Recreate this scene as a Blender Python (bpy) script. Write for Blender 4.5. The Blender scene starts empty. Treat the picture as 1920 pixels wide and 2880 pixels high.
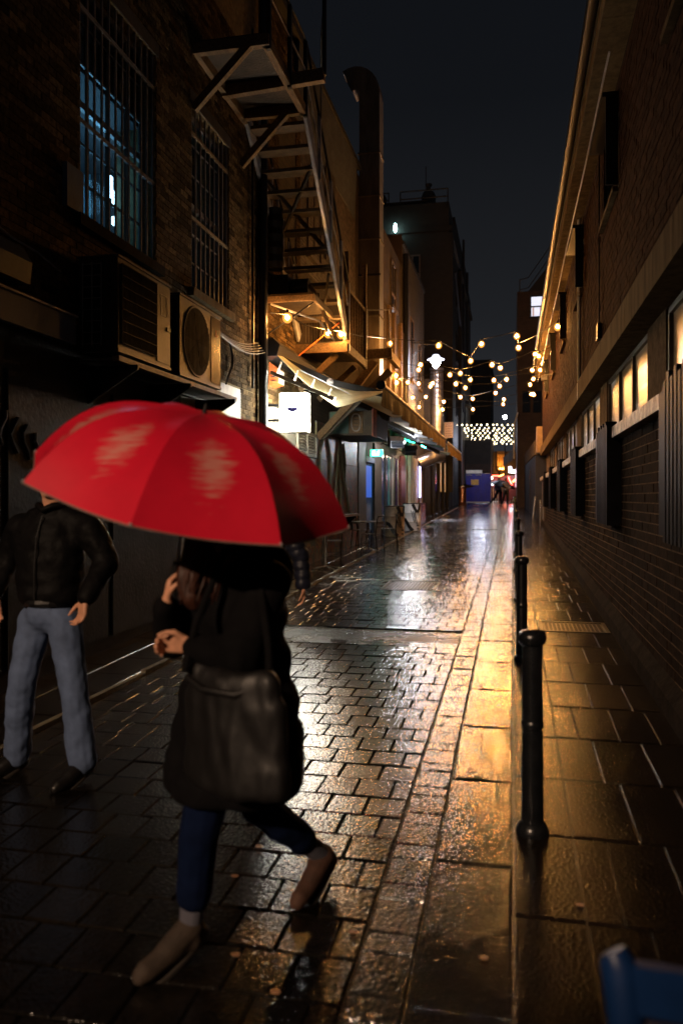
import bpy, bmesh, math, random
import numpy as np
from mathutils import Vector, Matrix, Euler
random.seed(7); rng = np.random.default_rng(7)
sc = bpy.context.scene; C = sc.collection

# ---------------------------------------------------------------- camera, sky, exposure
FOC, EYE = 2200.0, 1.70                       # focal length in photo pixels, eye height in metres
TH = math.atan(480/FOC); ct, st = math.cos(TH), math.sin(TH)
SL = 0.0235                                   # the street climbs 2.35 percent
def G(y): return SL*y
cam = bpy.data.cameras.new('camera'); camo = bpy.data.objects.new('camera', cam); C.objects.link(camo)
camo.location = (0, 0, EYE); camo.rotation_euler = (math.pi/2, 0, TH)
cam.sensor_fit = 'AUTO'; cam.sensor_width = 36; cam.lens = 36*FOC/2880
cam.shift_y = -41/2880; cam.clip_end = 600; cam.clip_start = .05
cam.dof.use_dof = True; cam.dof.focus_distance = 9.5; cam.dof.aperture_fstop = 1.6
sc.camera = camo

w = bpy.data.worlds.new('World'); sc.world = w; w.use_nodes = True
nt = w.node_tree; nt.nodes.clear()
out = nt.nodes.new('ShaderNodeOutputWorld'); bg = nt.nodes.new('ShaderNodeBackground')
tc = nt.nodes.new('ShaderNodeTexCoord'); sep = nt.nodes.new('ShaderNodeSeparateXYZ')
rmp = nt.nodes.new('ShaderNodeValToRGB')      # overcast night sky, city glow towards the horizon
e = rmp.color_ramp.elements
e[0].position = 0.0; e[0].color = (.030, .031, .036, 1)
e[1].position = .9; e[1].color = (.0032, .0040, .0060, 1)
x = rmp.color_ramp.elements.new(.22); x.color = (.0125, .0135, .0158, 1)
x = rmp.color_ramp.elements.new(.45); x.color = (.0056, .0064, .0082, 1)
nt.links.new(tc.outputs['Generated'], sep.inputs[0]); nt.links.new(sep.outputs['Z'], rmp.inputs[0])
nt.links.new(rmp.outputs[0], bg.inputs[0]); bg.inputs[1].default_value = 1.0
nt.links.new(bg.outputs[0], out.inputs[0])

sc.view_settings.view_transform = 'Standard'; sc.view_settings.look = 'None'
sc.view_settings.exposure = 0; sc.view_settings.gamma = 1
sc.cycles.use_denoising = True
sc.cycles.sample_clamp_indirect = 6; sc.cycles.sample_clamp_direct = 0
sc.cycles.max_bounces = 6; sc.cycles.diffuse_bounces = 3; sc.cycles.glossy_bounces = 4
sc.cycles.transparent_max_bounces = 12
sc.cycles.caustics_reflective = False; sc.cycles.caustics_refractive = False

# ---------------------------------------------------------------- helpers
def PX(u, v, X):
    a = (u-960)/FOC; d = X/(a*ct-st); return Vector((X, d*(ct+a*st), EYE+d*(1399-v)/FOC))
def PY(u, v, Y):
    a = (u-960)/FOC; d = Y/(ct+a*st); return Vector((d*(a*ct-st), Y, EYE+d*(1399-v)/FOC))
def PD(u, v, d):
    a = (u-960)/FOC; return Vector((d*(a*ct-st), d*(ct+a*st), EYE+d*(1399-v)/FOC))

class MB:
    def __init__(s): s.v = []; s.f = []
    def add(s, v, f):
        o = len(s.v); s.v += [tuple(p) for p in v]; s.f += [tuple(i+o for i in q) for q in f]
    def box(s, x0, x1, y0, y1, z0, z1):
        s.add([(x, y, z) for x in (x0, x1) for y in (y0, y1) for z in (z0, z1)],
              [(0,1,3,2),(4,6,7,5),(0,4,5,1),(2,3,7,6),(0,2,6,4),(1,5,7,3)]); return s
    def bar(s, a, b, w, h=None, up=(0,0,1)):
        a, b = Vector(a), Vector(b); h = h or w; d = (b-a).normalized(); u = Vector(up)
        if abs(d.dot(u)) > .98: u = Vector((0,1,0))
        r = d.cross(u).normalized(); u = r.cross(d)
        q = [r*(i*w/2)+u*(j*h/2) for i, j in ((-1,-1),(1,-1),(1,1),(-1,1))]
        s.add([a+k for k in q]+[b+k for k in q], [(3,2,1,0),(4,5,6,7),(0,1,5,4),(1,2,6,5),(2,3,7,6),(3,0,4,7)]); return s
    def tube(s, pts, r, n=8, cap=True):
        pts = [Vector(p) for p in pts]; rs = r if isinstance(r, (list, tuple)) else [r]*len(pts)
        v = []; f = []; N = len(pts); pu = None
        for i, p in enumerate(pts):
            d = (pts[min(i+1, N-1)]-pts[max(i-1, 0)])
            d = d.normalized() if d.length > 1e-9 else Vector((0,0,1))
            u = pu if pu else (Vector((0,0,1)) if abs(d.z) < .9 else Vector((1,0,0)))
            x = d.cross(u)
            if x.length < 1e-6: x = d.cross(Vector((0,1,0)))
            x.normalize(); y = x.cross(d); pu = y
            v += [p+(x*math.cos(t)+y*math.sin(t))*rs[i] for t in (2*math.pi*k/n for k in range(n))]
        for i in range(N-1):
            f += [(i*n+k, i*n+(k+1) % n, (i+1)*n+(k+1) % n, (i+1)*n+k) for k in range(n)]
        if cap: f += [tuple(range(n-1, -1, -1)), tuple((N-1)*n+k for k in range(n))]
        s.add(v, f); return s
    def lathe(s, prof, c=(0,0,0), n=24):
        c = Vector(c); v = [c+Vector((r*math.cos(t), r*math.sin(t), z)) for r, z in prof for t in (2*math.pi*k/n for k in range(n))]
        f = [(i*n+k, i*n+(k+1) % n, (i+1)*n+(k+1) % n, (i+1)*n+k) for i in range(len(prof)-1) for k in range(n)]
        f += [tuple(range(n-1, -1, -1)), tuple((len(prof)-1)*n+k for k in range(n))]
        s.add(v, f); return s
    def ball(s, c, r, n=10, m=8):
        r = (r, r, r) if not isinstance(r, (tuple, list)) else r
        pr = [(max(math.sin(math.pi*i/m), .001), -math.cos(math.pi*i/m)) for i in range(m+1)]
        k = len(s.v); s.lathe(pr, (0,0,0), n)
        for i in range(k, len(s.v)):
            p = s.v[i]; s.v[i] = (c[0]+p[0]*r[0], c[1]+p[1]*r[1], c[2]+p[2]*r[2])
        return s
    def prism(s, poly, t):                    # polygon (3D points) extruded by vector t
        n = len(poly); t = Vector(t); v = [Vector(p) for p in poly]
        s.add(v+[p+t for p in v], [tuple(range(n-1, -1, -1)), tuple(range(n, 2*n))]+[(i, (i+1) % n, (i+1) % n+n, i+n) for i in range(n)]); return s
    def mesh(s, name):
        m = bpy.data.meshes.new(name); m.from_pydata([tuple(p) for p in s.v], [], s.f); m.validate(); 
        b = bmesh.new(); b.from_mesh(m); bmesh.ops.recalc_face_normals(b, faces=b.faces); b.to_mesh(m); b.free(); return m
def link(name, mesh, m=None, parent=None, local=False, smooth=False):
    o = bpy.data.objects.new(name, mesh); C.objects.link(o)
    if m and not mesh.materials: mesh.materials.append(m)
    if smooth:
        for p in mesh.polygons: p.use_smooth = True
        mesh.set_sharp_from_angle(angle=math.radians(45))
    if parent:
        o.parent = parent
        if not local:
            off = Vector(parent.location)
            if parent.parent: off = off+Vector(parent.parent.location) if parent.get('_loc') else off
            o.matrix_parent_inverse = Matrix.Translation(-Vector(parent.get('_w', parent.location)))
    return o
def part(name, mb, m, parent, local=False, smooth=False, kind=None):
    o = link(name, mb.mesh(name), m, parent, local, smooth)
    if not local: o['_w'] = (0.0, 0.0, 0.0)
    if kind: o['kind'] = kind
    return o
def sub(name, mb, m, parent, smooth=False):   # sub-part in world coordinates under a world-coordinate part
    o = link(name, mb.mesh(name), m, None, smooth=smooth); o.parent = parent
    o.matrix_parent_inverse = Matrix.Identity(4); return o
def thing(name, label, cat, loc=(0,0,0), group=None, rz=0):
    o = bpy.data.objects.new(name, None); C.objects.link(o); o.location = loc; o.rotation_euler = (0,0,rz)
    o.empty_display_size = .1; o['label'] = label; o['category'] = cat; o['_w'] = tuple(loc)
    if group: o['group'] = group
    return o
def single(name, mb, m, label, cat, group=None, smooth=False):
    o = link(name, mb.mesh(name), m, smooth=smooth); o['label'] = label; o['category'] = cat
    if group: o['group'] = group
    return o
def struct(name, mb, m):
    o = link(name, mb.mesh(name), m); o['kind'] = 'structure'; o['_w'] = (0.0,0.0,0.0); return o
def copy_thing(src, loc, label, rz=None):
    r = src.copy(); C.objects.link(r); r.location = loc; r['label'] = label
    if rz is not None: r.rotation_euler = (0,0,rz)
    for ch in list(src.children):
        c_ = ch.copy(); C.objects.link(c_); c_.parent = r
        for g in list(ch.children):
            d_ = g.copy(); C.objects.link(d_); d_.parent = c_
    return r

# ---------------------------------------------------------------- materials
def mat(name, col, rough=.6, metal=0, var=.3, scale=5, bump=0, bscale=40, rr=None, rscale=3, rand=0, spec=.5, col2=None, stretch=None, tint=None, coat=0):
    m = bpy.data.materials.new(name); m.use_nodes = True; t = m.node_tree; n = t.nodes; L = t.links.new
    b = n['Principled BSDF']; geo = n.new('ShaderNodeNewGeometry'); pos = geo.outputs['Position']
    if stretch:
        mp = n.new('ShaderNodeMapping'); mp.inputs['Scale'].default_value = stretch; L(pos, mp.inputs[0]); pos = mp.outputs[0]
    nz = n.new('ShaderNodeTexNoise'); nz.inputs['Scale'].default_value = scale; nz.inputs['Detail'].default_value = 6; nz.inputs['Roughness'].default_value = .65
    L(pos, nz.inputs['Vector'])
    rp = n.new('ShaderNodeValToRGB'); c2 = col2 or tuple(c*(1-var) for c in col)
    rp.color_ramp.elements[0].position = .36; rp.color_ramp.elements[1].position = .66
    rp.color_ramp.elements[0].color = (*c2, 1); rp.color_ramp.elements[1].color = (*(tuple(c*(1+var) for c in col) if not col2 else col), 1)
    L(nz.outputs[0], rp.inputs[0]); colo = rp.outputs[0]
    if rand:
        oi = n.new('ShaderNodeObjectInfo'); ad = n.new('ShaderNodeMath'); ad.operation = 'ADD'
        L(oi.outputs['Random'], ad.inputs[0]); L(geo.outputs['Random Per Island'], ad.inputs[1])
        fr = n.new('ShaderNodeMath'); fr.operation = 'FRACT'; L(ad.outputs[0], fr.inputs[0])
        if tint:
            mx = n.new('ShaderNodeMix'); mx.data_type = 'RGBA'; L(fr.outputs[0], mx.inputs[0]); L(colo, mx.inputs[6]); 
            mt = n.new('ShaderNodeMix'); mt.data_type = 'RGBA'; mt.blend_type = 'MULTIPLY'; mt.inputs[0].default_value = 1
            L(colo, mt.inputs[6]); mt.inputs[7].default_value = (*tint, 1); L(mt.outputs[2], mx.inputs[7]); colo = mx.outputs[2]
            f2 = n.new('ShaderNodeMath'); f2.operation = 'MULTIPLY'; f2.inputs[1].default_value = 7.31; L(fr.outputs[0], f2.inputs[0])
            fr = n.new('ShaderNodeMath'); fr.operation = 'FRACT'; L(f2.outputs[0], fr.inputs[0])
        mr = n.new('ShaderNodeMapRange'); mr.inputs[3].default_value = 1-rand; mr.inputs[4].default_value = 1+rand; L(fr.outputs[0], mr.inputs[0])
        hv = n.new('ShaderNodeHueSaturation'); L(mr.outputs[0], hv.inputs['Value']); L(colo, hv.inputs['Color']); colo = hv.outputs[0]
    L(colo, b.inputs['Base Color']); b.inputs['Metallic'].default_value = metal
    b.inputs['Roughness'].default_value = rough; b.inputs['Specular IOR Level'].default_value = spec
    if coat: b.inputs['Coat Weight'].default_value = coat; b.inputs['Coat Roughness'].default_value = .12
    if rr:
        n2 = n.new('ShaderNodeTexNoise'); n2.inputs['Scale'].default_value = rscale; n2.inputs['Detail'].default_value = 4; L(geo.outputs['Position'], n2.inputs['Vector'])
        m2 = n.new('ShaderNodeMapRange'); m2.inputs[1].default_value = .36; m2.inputs[2].default_value = .64
        m2.inputs[3].default_value = rr[0]; m2.inputs[4].default_value = rr[1]; L(n2.outputs[0], m2.inputs[0]); L(m2.outputs[0], b.inputs['Roughness'])
    if bump:
        n3 = n.new('ShaderNodeTexNoise'); n3.inputs['Scale'].default_value = bscale; n3.inputs['Detail'].default_value = 3; L(pos, n3.inputs['Vector'])
        bp = n.new('ShaderNodeBump'); bp.inputs['Strength'].default_value = min(1, bump); bp.inputs['Distance'].default_value = .4/bscale*max(1, bump)
        L(n3.outputs[0], bp.inputs['Height']); L(bp.outputs[0], b.inputs['Normal'])
    return m
def emit(name, col, s, base=(.5,.5,.5)):
    m = bpy.data.materials.new(name); m.use_nodes = True; b = m.node_tree.nodes['Principled BSDF']
    b.inputs['Base Color'].default_value = (*base, 1); b.inputs['Emission Color'].default_value = (*col, 1); b.inputs['Emission Strength'].default_value = s
    b.inputs['Roughness'].default_value = .4; return m
def brickmat(name, c1, c2, mort, bump=.5, rough=.7):   # masonry too far off to build brick by brick
    m = bpy.data.materials.new(name); m.use_nodes = True; t = m.node_tree; n = t.nodes; L = t.links.new; b = n['Principled BSDF']
    geo = n.new('ShaderNodeNewGeometry'); sp = n.new('ShaderNodeSeparateXYZ'); L(geo.outputs['Position'], sp.inputs[0])
    ad = n.new('ShaderNodeMath'); L(sp.outputs[0], ad.inputs[0]); L(sp.outputs[1], ad.inputs[1]); cb = n.new('ShaderNodeCombineXYZ'); L(ad.outputs[0], cb.inputs[0]); L(sp.outputs[2], cb.inputs[1])
    br = n.new('ShaderNodeTexBrick'); br.inputs['Scale'].default_value = 1; br.inputs['Brick Width'].default_value = .225; br.inputs['Row Height'].default_value = .075
    br.inputs['Mortar Size'].default_value = .006; br.inputs['Color1'].default_value = (*c1, 1); br.inputs['Color2'].default_value = (*c2, 1); br.inputs['Mortar'].default_value = (*mort, 1)
    L(cb.outputs[0], br.inputs['Vector']); nz = n.new('ShaderNodeTexNoise'); nz.inputs['Scale'].default_value = 2.5; nz.inputs['Detail'].default_value = 6; L(geo.outputs['Position'], nz.inputs['Vector'])
    mx = n.new('ShaderNodeMix'); mx.data_type = 'RGBA'; mx.blend_type = 'MULTIPLY'; mx.inputs[0].default_value = .8; L(br.outputs[0], mx.inputs[6]); L(nz.outputs[0], mx.inputs[7])
    L(mx.outputs[2], b.inputs['Base Color']); b.inputs['Roughness'].default_value = rough
    bp = n.new('ShaderNodeBump'); bp.inputs['Strength'].default_value = bump; bp.inputs['Distance'].default_value = .01; bp.invert = True; L(br.outputs['Fac'], bp.inputs['Height']); L(bp.outputs[0], b.inputs['Normal'])
    return m

M = {}
M['sett'] = mat('wet_sett', (.0065,.0052,.004), var=.5, scale=14, bump=.45, bscale=62, rr=(.05,.17), rscale=.9, rand=.45, spec=.8)
M['edge'] = mat('wet_edge_sett', (.016,.014,.0125), var=.4, scale=18, bump=.5, bscale=60, rr=(.05,.16), rscale=1.3, rand=.3, spec=1.0)
M['slab'] = mat('wet_gutter_slab', (.016,.0125,.009), var=.5, scale=60, bump=.42, bscale=58, rr=(.05,.14), rscale=1.1, rand=.2, spec=1.0)
M['paver'] = mat('wet_paving', (.012,.0085,.0056), var=.5, scale=70, bump=.45, bscale=64, rr=(.08,.2), rscale=.9, rand=.3, spec=.26)
M['joint'] = mat('wet_joint', (.012,.011,.01), rough=.25, var=.4, scale=30, bump=.6, bscale=60)
M['asphalt'] = mat('wet_asphalt', (.008,.007,.006), var=.5, scale=90, bump=.9, bscale=70, rr=(.15,.35), spec=.3)
M['stock'] = mat('stock_brick', (.125,.083,.040), rough=.95, var=.55, scale=22, bump=.7, bscale=60, rand=.55, tint=(.42,.4,.42), spec=.04)
M['stockm'] = mat('lime_mortar', (.22,.165,.09), rough=.95, var=.3, scale=12, bump=.6, bscale=50, spec=.04)
M['red'] = mat('red_brown_brick', (.052,.023,.0115), rough=.95, var=.35, scale=16, bump=.2, bscale=50, rand=.3, tint=(.8,.75,.75), spec=.04)
M['redm'] = mat('grey_mortar', (.022,.014,.009), rough=.95, var=.3, scale=12, spec=.04)
M['low'] = mat('dark_wall_brick', (.020,.0115,.0075), rough=.95, var=.4, scale=14, bump=.25, bscale=45, rand=.35, spec=.04)
M['lowm'] = mat('pale_mortar', (.13,.088,.05), rough=.95, var=.35, scale=9, spec=.04)
M['conc'] = mat('weathered_concrete', (.15,.105,.055), rough=.95, var=.3, scale=3, bump=.4, bscale=30, stretch=(3,3,.5), spec=.04)
M['plinth'] = mat('plinth_render', (.020,.015,.011), rough=.95, var=.4, scale=6, bump=.5, bscale=30, spec=.04)
M['black'] = mat('black_metal', (.009,.009,.010), rough=.38, var=.3, scale=8, bump=.15, bscale=60, spec=.4)
M['bollard'] = mat('wet_black_paint', (.010,.011,.013), rough=.26, var=.3, scale=14, bump=.25, bscale=70, spec=.6)
M['ventblack'] = mat('vent_black_paint', (.006,.006,.007), rough=.5, var=.3, spec=.02)
M['tread'] = mat('worn_tread', (.095,.07,.045), rough=.6, var=.4, scale=6)
M['iron'] = mat('wet_cast_iron', (.008,.008,.009), rough=.32, var=.3, spec=.3, bump=.4, bscale=60)
M['rubber'] = mat('grey_sole_rubber', (.035,.028,.023), rough=.7)
M['dark'] = mat('dark_void', (.012,.012,.014), rough=.7, var=.3)
M['darkpaint'] = mat('dark_painted_render', (.022,.020,.021), rough=.6, var=.5, scale=3, bump=.3, bscale=25)
M['white'] = mat('old_white_paint', (.62,.58,.50), rough=.6, var=.16, scale=4, bump=.3, bscale=20)
M['sill'] = mat('peeling_white_paint', (.78,.70,.55), rough=.55, var=.2, scale=7, col2=(.16,.13,.10), bump=.3, bscale=20)
M['palegrey'] = mat('pale_grey_paint', (.35,.34,.36), rough=.45, var=.15, scale=5)
M['bluegrey'] = mat('blue_grey_signboard', (.07,.11,.20), rough=.5, var=.2, scale=3, bump=.15, bscale=20)
M['acgrey'] = mat('dull_beige_enamel', (.034,.032,.031), rough=.42, var=.2, scale=5, bump=.1, bscale=20)
M['acdark'] = mat('dark_fin_pack', (.008,.008,.009), rough=.6, metal=0, spec=.1, var=.3)
M['timber'] = mat('weathered_timber', (.15,.09,.04), rough=.65, var=.4, scale=5, stretch=(6,1.2,6), bump=.5, bscale=20)
M['timberd'] = mat('dark_timber', (.04,.027,.016), rough=.65, var=.4, scale=5, bump=.5, bscale=25)
M['steelg'] = mat('grey_painted_steel', (.44,.45,.50), rough=.35, var=.25, scale=7, metal=.3, bump=.1, bscale=30)
M['galv'] = mat('galvanised_steel', (.45,.44,.46), rough=.3, metal=.9, var=.2, scale=8, bump=.15, bscale=20)
M['duct'] = mat('dull_duct_sheet', (.12,.095,.072), rough=.45, metal=.4, var=.3, scale=2, bump=.15, bscale=8, stretch=(2,2,.6))
M['duct_lit'] = mat('lit_duct_side', (.42,.42,.46), rough=.3, metal=.5, var=.15, scale=4)
M['stain'] = mat('stainless_post', (.55,.5,.45), rough=.25, metal=.9, var=.1)
M['canvas'] = mat('cream_canvas', (.52,.48,.33), rough=.8, var=.25, scale=2.5, bump=.25, bscale=8, stretch=(.6,4,1))
M['valance'] = mat('stained_valance', (.30,.16,.045), rough=.8, var=.3, scale=3, col2=(.045,.03,.014), bump=.2, bscale=12, stretch=(5,5,.15))
M['darkawn'] = mat('dark_awning_cloth', (.03,.026,.022), rough=.8, var=.4, scale=4, stretch=(8,8,.4))
M['slatebrick'] = brickmat('bluish_brick', (.12,.13,.15), (.08,.085,.10), (.04,.042,.05))
M['brickC'] = brickmat('painted_brick', (.17,.15,.14), (.12,.11,.10), (.07,.065,.06), .8)
M['brickfar'] = brickmat('sooty_brick', (.04,.033,.03), (.03,.026,.024), (.02,.018,.017))
M['brickor'] = brickmat('warm_brick', (.09,.05,.035), (.06,.036,.026), (.04,.03,.024))
M['osb'] = mat('stained_plaster_and_board', (.07,.043,.022), rough=.95, var=.5, scale=6, bump=.6, bscale=20, stretch=(1,3,.8), spec=.04)
M['glass'] = mat('dark_wet_glass', (.006,.009,.014), rough=.07, var=.2, spec=.8)
M['frame'] = mat('window_frame_paint', (.10,.075,.05), rough=.5, var=.3, scale=6)
M['bars'] = mat('grey_security_bars', (.16,.14,.13), rough=.45, var=.25, scale=8)
M['redcanopy'] = mat('red_umbrella_nylon', (.66,.010,.035), rough=.36, var=.1, scale=3)
M['skin'] = mat('skin', (.72,.36,.22), rough=.5, var=.12, scale=25, bump=.2, bscale=120)
M['denim'] = mat('light_blue_denim', (.105,.155,.28), rough=.85, var=.22, scale=7, bump=.35, bscale=140)
M['denimd'] = mat('dark_blue_denim', (.0035,.0085,.032), rough=.9, spec=.08, var=.25, scale=7, bump=.4, bscale=120)
M['leather'] = mat('black_leather', (.005,.0047,.005), rough=.6, var=.35, scale=9, bump=.3, bscale=20, spec=.1)
M['wool'] = mat('black_coat_cloth', (.0045,.0043,.005), rough=.9, spec=.1, var=.3, scale=12, bump=.4, bscale=60)
M['puffer'] = mat('navy_padded_nylon', (.014,.017,.034), rough=.5, var=.3, scale=6, bump=.3, bscale=14)
M['bag'] = mat('charcoal_bag_leather', (.0075,.007,.0075), rough=.5, var=.35, scale=5, bump=.2, bscale=9, stretch=(1,1,.5))
M['suede'] = mat('brown_suede', (.07,.033,.021), rough=.8, var=.3, scale=14, bump=.3, bscale=90)
M['suede2'] = mat('sand_suede', (.05,.034,.024), rough=.8, var=.3, scale=14, bump=.3, bscale=90)
M['boot'] = mat('black_boot_leather', (.012,.011,.011), rough=.35, var=.3)
M['hair'] = mat('auburn_hair', (.055,.019,.011), rough=.5, var=.4, scale=30, stretch=(2,2,.2), bump=.6, bscale=60)
M['hairdk'] = mat('dark_hair', (.012,.009,.008), rough=.5, var=.4, scale=30)
M['sock'] = mat('grey_sock_knit', (.10,.10,.13), rough=.9, var=.2)
M['blue'] = mat('blue_chair_plastic', (.006,.032,.125), rough=.4, var=.15, scale=6)
M['bluehoard'] = mat('blue_hoarding_paint', (.008,.016,.22), rough=.5, var=.2, scale=2)
M['barrel'] = mat('white_barrel_paint', (.68,.66,.64), rough=.45, var=.08, scale=5)
M['barrelb'] = mat('beige_barrel_paint', (.42,.31,.20), rough=.5, var=.2, scale=9)
M['ink'] = mat('black_print', (.008,.008,.009), rough=.5, var=.1)
M['orange'] = mat('orange_painted_metal', (.60,.12,.03), rough=.5, var=.2)
M['orangep'] = mat('weathered_orange_door', (.46,.13,.025), rough=.55, var=.3, scale=3, bump=.2)
M['purple'] = mat('purple_tile', (.10,.04,.16), rough=.25, var=.5, scale=5)
M['teal'] = mat('teal_gloss_paint', (.10,.34,.34), rough=.25, var=.2)
M['mint'] = mat('pale_mint_gloss', (.50,.58,.54), rough=.25, var=.15)
M['deepblue'] = mat('deep_blue_gloss', (.02,.07,.16), rough=.2, var=.3)
M['maroon'] = mat('maroon_tile', (.14,.025,.02), rough=.3, var=.6, scale=16)
M['tankgrey'] = mat('tank_grey', (.03,.03,.032), rough=.6, var=.2)
M['stripe'] = mat('hazard_white', (.6,.6,.6), rough=.5, var=.1)

# graffiti: spray-painted colours on the shop front
def translucent(m, k=.45):
    t = m.node_tree; b = t.nodes['Principled BSDF']; o_ = t.nodes['Material Output']; tr = t.nodes.new('ShaderNodeBsdfTranslucent'); mx = t.nodes.new('ShaderNodeMixShader'); mx.inputs[0].default_value = k
    c_ = b.inputs['Base Color'].links
    if c_: t.links.new(c_[0].from_socket, tr.inputs[0])
    t.links.new(b.outputs[0], mx.inputs[1]); t.links.new(tr.outputs[0], mx.inputs[2]); t.links.new(mx.outputs[0], o_.inputs[0])
translucent(M['canvas'], .4)
def graffiti():
    m = bpy.data.materials.new('spray_painted_wall'); m.use_nodes = True; t = m.node_tree; n = t.nodes; L = t.links.new; b = n['Principled BSDF']
    geo = n.new('ShaderNodeNewGeometry'); nz = n.new('ShaderNodeTexNoise'); nz.inputs['Scale'].default_value = 1.6; nz.inputs['Detail'].default_value = 2; nz.inputs['Distortion'].default_value = 1.6
    L(geo.outputs['Position'], nz.inputs['Vector']); r = n.new('ShaderNodeValToRGB'); r.color_ramp.interpolation = 'EASE'
    cols = [(.0,(.015,.02,.03)),(.40,(.03,.05,.05)),(.46,(.25,.12,.03)),(.5,(.02,.02,.02)),(.54,(.22,.045,.025)),(.6,(.03,.07,.09)),(.66,(.16,.13,.06))]
    E_ = r.color_ramp.elements; E_[0].position = 0; E_[0].color = (*cols[0][1],1); E_[1].position = 1; E_[1].color = (.05,.02,.03,1)
    for p_, c_ in cols[1:]: q = E_.new(p_); q.color = (*c_, 1)
    L(nz.outputs[0], r.inputs[0]); L(r.outputs[0], b.inputs['Base Color']); b.inputs['Roughness'].default_value = .5; return m
M['graf'] = graffiti()
# brushed window panes, room glow and reflected bulb streaks painted in as emission
def pane_mat():
    m = bpy.data.materials.new('streaky_glow_pane'); m.use_nodes = True; t = m.node_tree; n = t.nodes; L = t.links.new; b = n['Principled BSDF']
    geo = n.new('ShaderNodeNewGeometry'); mp = n.new('ShaderNodeMapping'); mp.inputs['Scale'].default_value = (1, .22, 4.2); L(geo.outputs['Position'], mp.inputs[0])
    nz = n.new('ShaderNodeTexNoise'); nz.inputs['Scale'].default_value = 2.0; nz.inputs['Detail'].default_value = 2; L(mp.outputs[0], nz.inputs['Vector'])
    r = n.new('ShaderNodeValToRGB'); r.color_ramp.elements[0].position = .36; r.color_ramp.elements[0].color = (.09,.052,.02,1); r.color_ramp.elements[1].position = .68; r.color_ramp.elements[1].color = (1.7,1.6,1.35,1)
    q = r.color_ramp.elements.new(.6); q.color = (.28,.18,.075,1)
    L(nz.outputs[0], r.inputs[0]); L(r.outputs[0], b.inputs['Emission Color']); b.inputs['Emission Strength'].default_value = .13
    b.inputs['Base Color'].default_value = (.12,.11,.10,1); b.inputs['Metallic'].default_value = .1; b.inputs['Roughness'].default_value = .3; return m
M['pane'] = pane_mat()
M['bulb'] = emit('bulb_filament', (1,.43,.10), 3200)
M['bulbfar'] = emit('far_bulb_filament', (1,.80,.48), 16)
M['lampc'] = emit('cool_lamp_bowl', (.78,.82,1), 120)
M['sign'] = emit('lit_sign_face', (1,.97,.86), 60, (.8,.8,.8))
M['signside'] = emit('lit_sign_edge', (1,.94,.74), 70, (.8,.8,.8))
M['exit'] = emit('green_exit_glow', (.04,.75,.38), 3.5)
M['exitw'] = emit('white_exit_figure', (.7,1,.85), 5)
M['green'] = emit('green_led', (.03,.8,.45), 7)
M['bluelit'] = emit('blue_lit_pane', (.03,.12,.6), .8, (.02,.04,.1))
M['roomlamp'] = emit('cold_room_lamp', (.62,.86,1), 9)
M['roomglow'] = mat('blue_room_wall', (.08,.22,.30), rough=.8, var=.3, scale=2)
M['lit_window'] = emit('lit_window_blind', (.78,.80,.95), 1.1)
M['lit_warm'] = emit('lit_warm_pane', (.85,.42,.12), .5)
M['neonr'] = emit('red_neon', (1,.04,.02), 16)
M['neonw'] = emit('white_strip_lamp', (.9,.95,1), 22)
M['neono'] = emit('orange_lamp', (1,.40,.06), 14)
M['signw'] = emit('far_white_sign', (.85,.85,1), 4)
M['star'] = emit('white_floodlight', (.95,1,1), 160)
M['cyan'] = emit('cyan_roof_lamp', (.55,1,.95), 22)
M['redwall'] = emit('red_glow_shopfront', (.9,.03,.02), .03, (.07,.012,.01))  # neon light on the bar front put in as faint wall emission
def halo_mat(name, col, s):
    m = bpy.data.materials.new(name); m.use_nodes = True; t = m.node_tree; n = t.nodes; n.clear(); L = t.links.new
    o_ = n.new('ShaderNodeOutputMaterial'); mx = n.new('ShaderNodeMixShader'); tr = n.new('ShaderNodeBsdfTransparent'); em = n.new('ShaderNodeEmission')
    lw = n.new('ShaderNodeLayerWeight'); lw.inputs[0].default_value = .5; iv = n.new('ShaderNodeMath'); iv.operation = 'SUBTRACT'; iv.inputs[0].default_value = 1; L(lw.outputs['Facing'], iv.inputs[1])
    pw = n.new('ShaderNodeMath'); pw.operation = 'MULTIPLY'; pw.inputs[1].default_value = .6; L(iv.outputs[0], pw.inputs[0])
    em.inputs[0].default_value = (*col, 1); em.inputs[1].default_value = s; L(pw.outputs[0], mx.inputs[0]); L(tr.outputs[0], mx.inputs[1]); L(em.outputs[0], mx.inputs[2]); L(mx.outputs[0], o_.inputs[0]); return m
M['glow_globe'] = halo_mat('amber_halo_globe', (1,.36,.06), 2.6)  # bulb globe with the halo round the light put in as emission

def lamp(name, kind, loc, energy, col, r=.1, parent=None, **k):
    l = bpy.data.lights.new(name, kind); l.energy = energy; l.color = col; l.shadow_soft_size = r
    o = bpy.data.objects.new(name, l); C.objects.link(o); o.location = loc
    for a, b in k.items(): setattr(l, a, b)
    if parent: o.parent = parent; o.matrix_parent_inverse = Matrix.Translation(-Vector(parent.get('_w', parent.location)))
    return o

# ---------------------------------------------------------------- ground
def gsheet(name, x0, x1, y0, y1, dz, m, ny=40):
    mb = MB(); ys = [y0+(y1-y0)*i/ny for i in range(ny+1)]
    mb.add([(x, y, G(y)+dz) for y in ys for x in (x0, x1)], [(2*i, 2*i+1, 2*i+3, 2*i+2) for i in range(ny)])
    return struct(name, mb, m)
gsheet('ground', -60, 60, -30, 200, -.06, M['plinth'])
road = gsheet('road', -3.14, .0, -12, 60, -.014, M['joint'])
footpath = gsheet('footpath', 0.0, 1.10, -12, 60, -.010, M['joint'])
pavement = gsheet('pavement', -4.05, -3.14, -12, 60, -.010, M['joint'])

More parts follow.
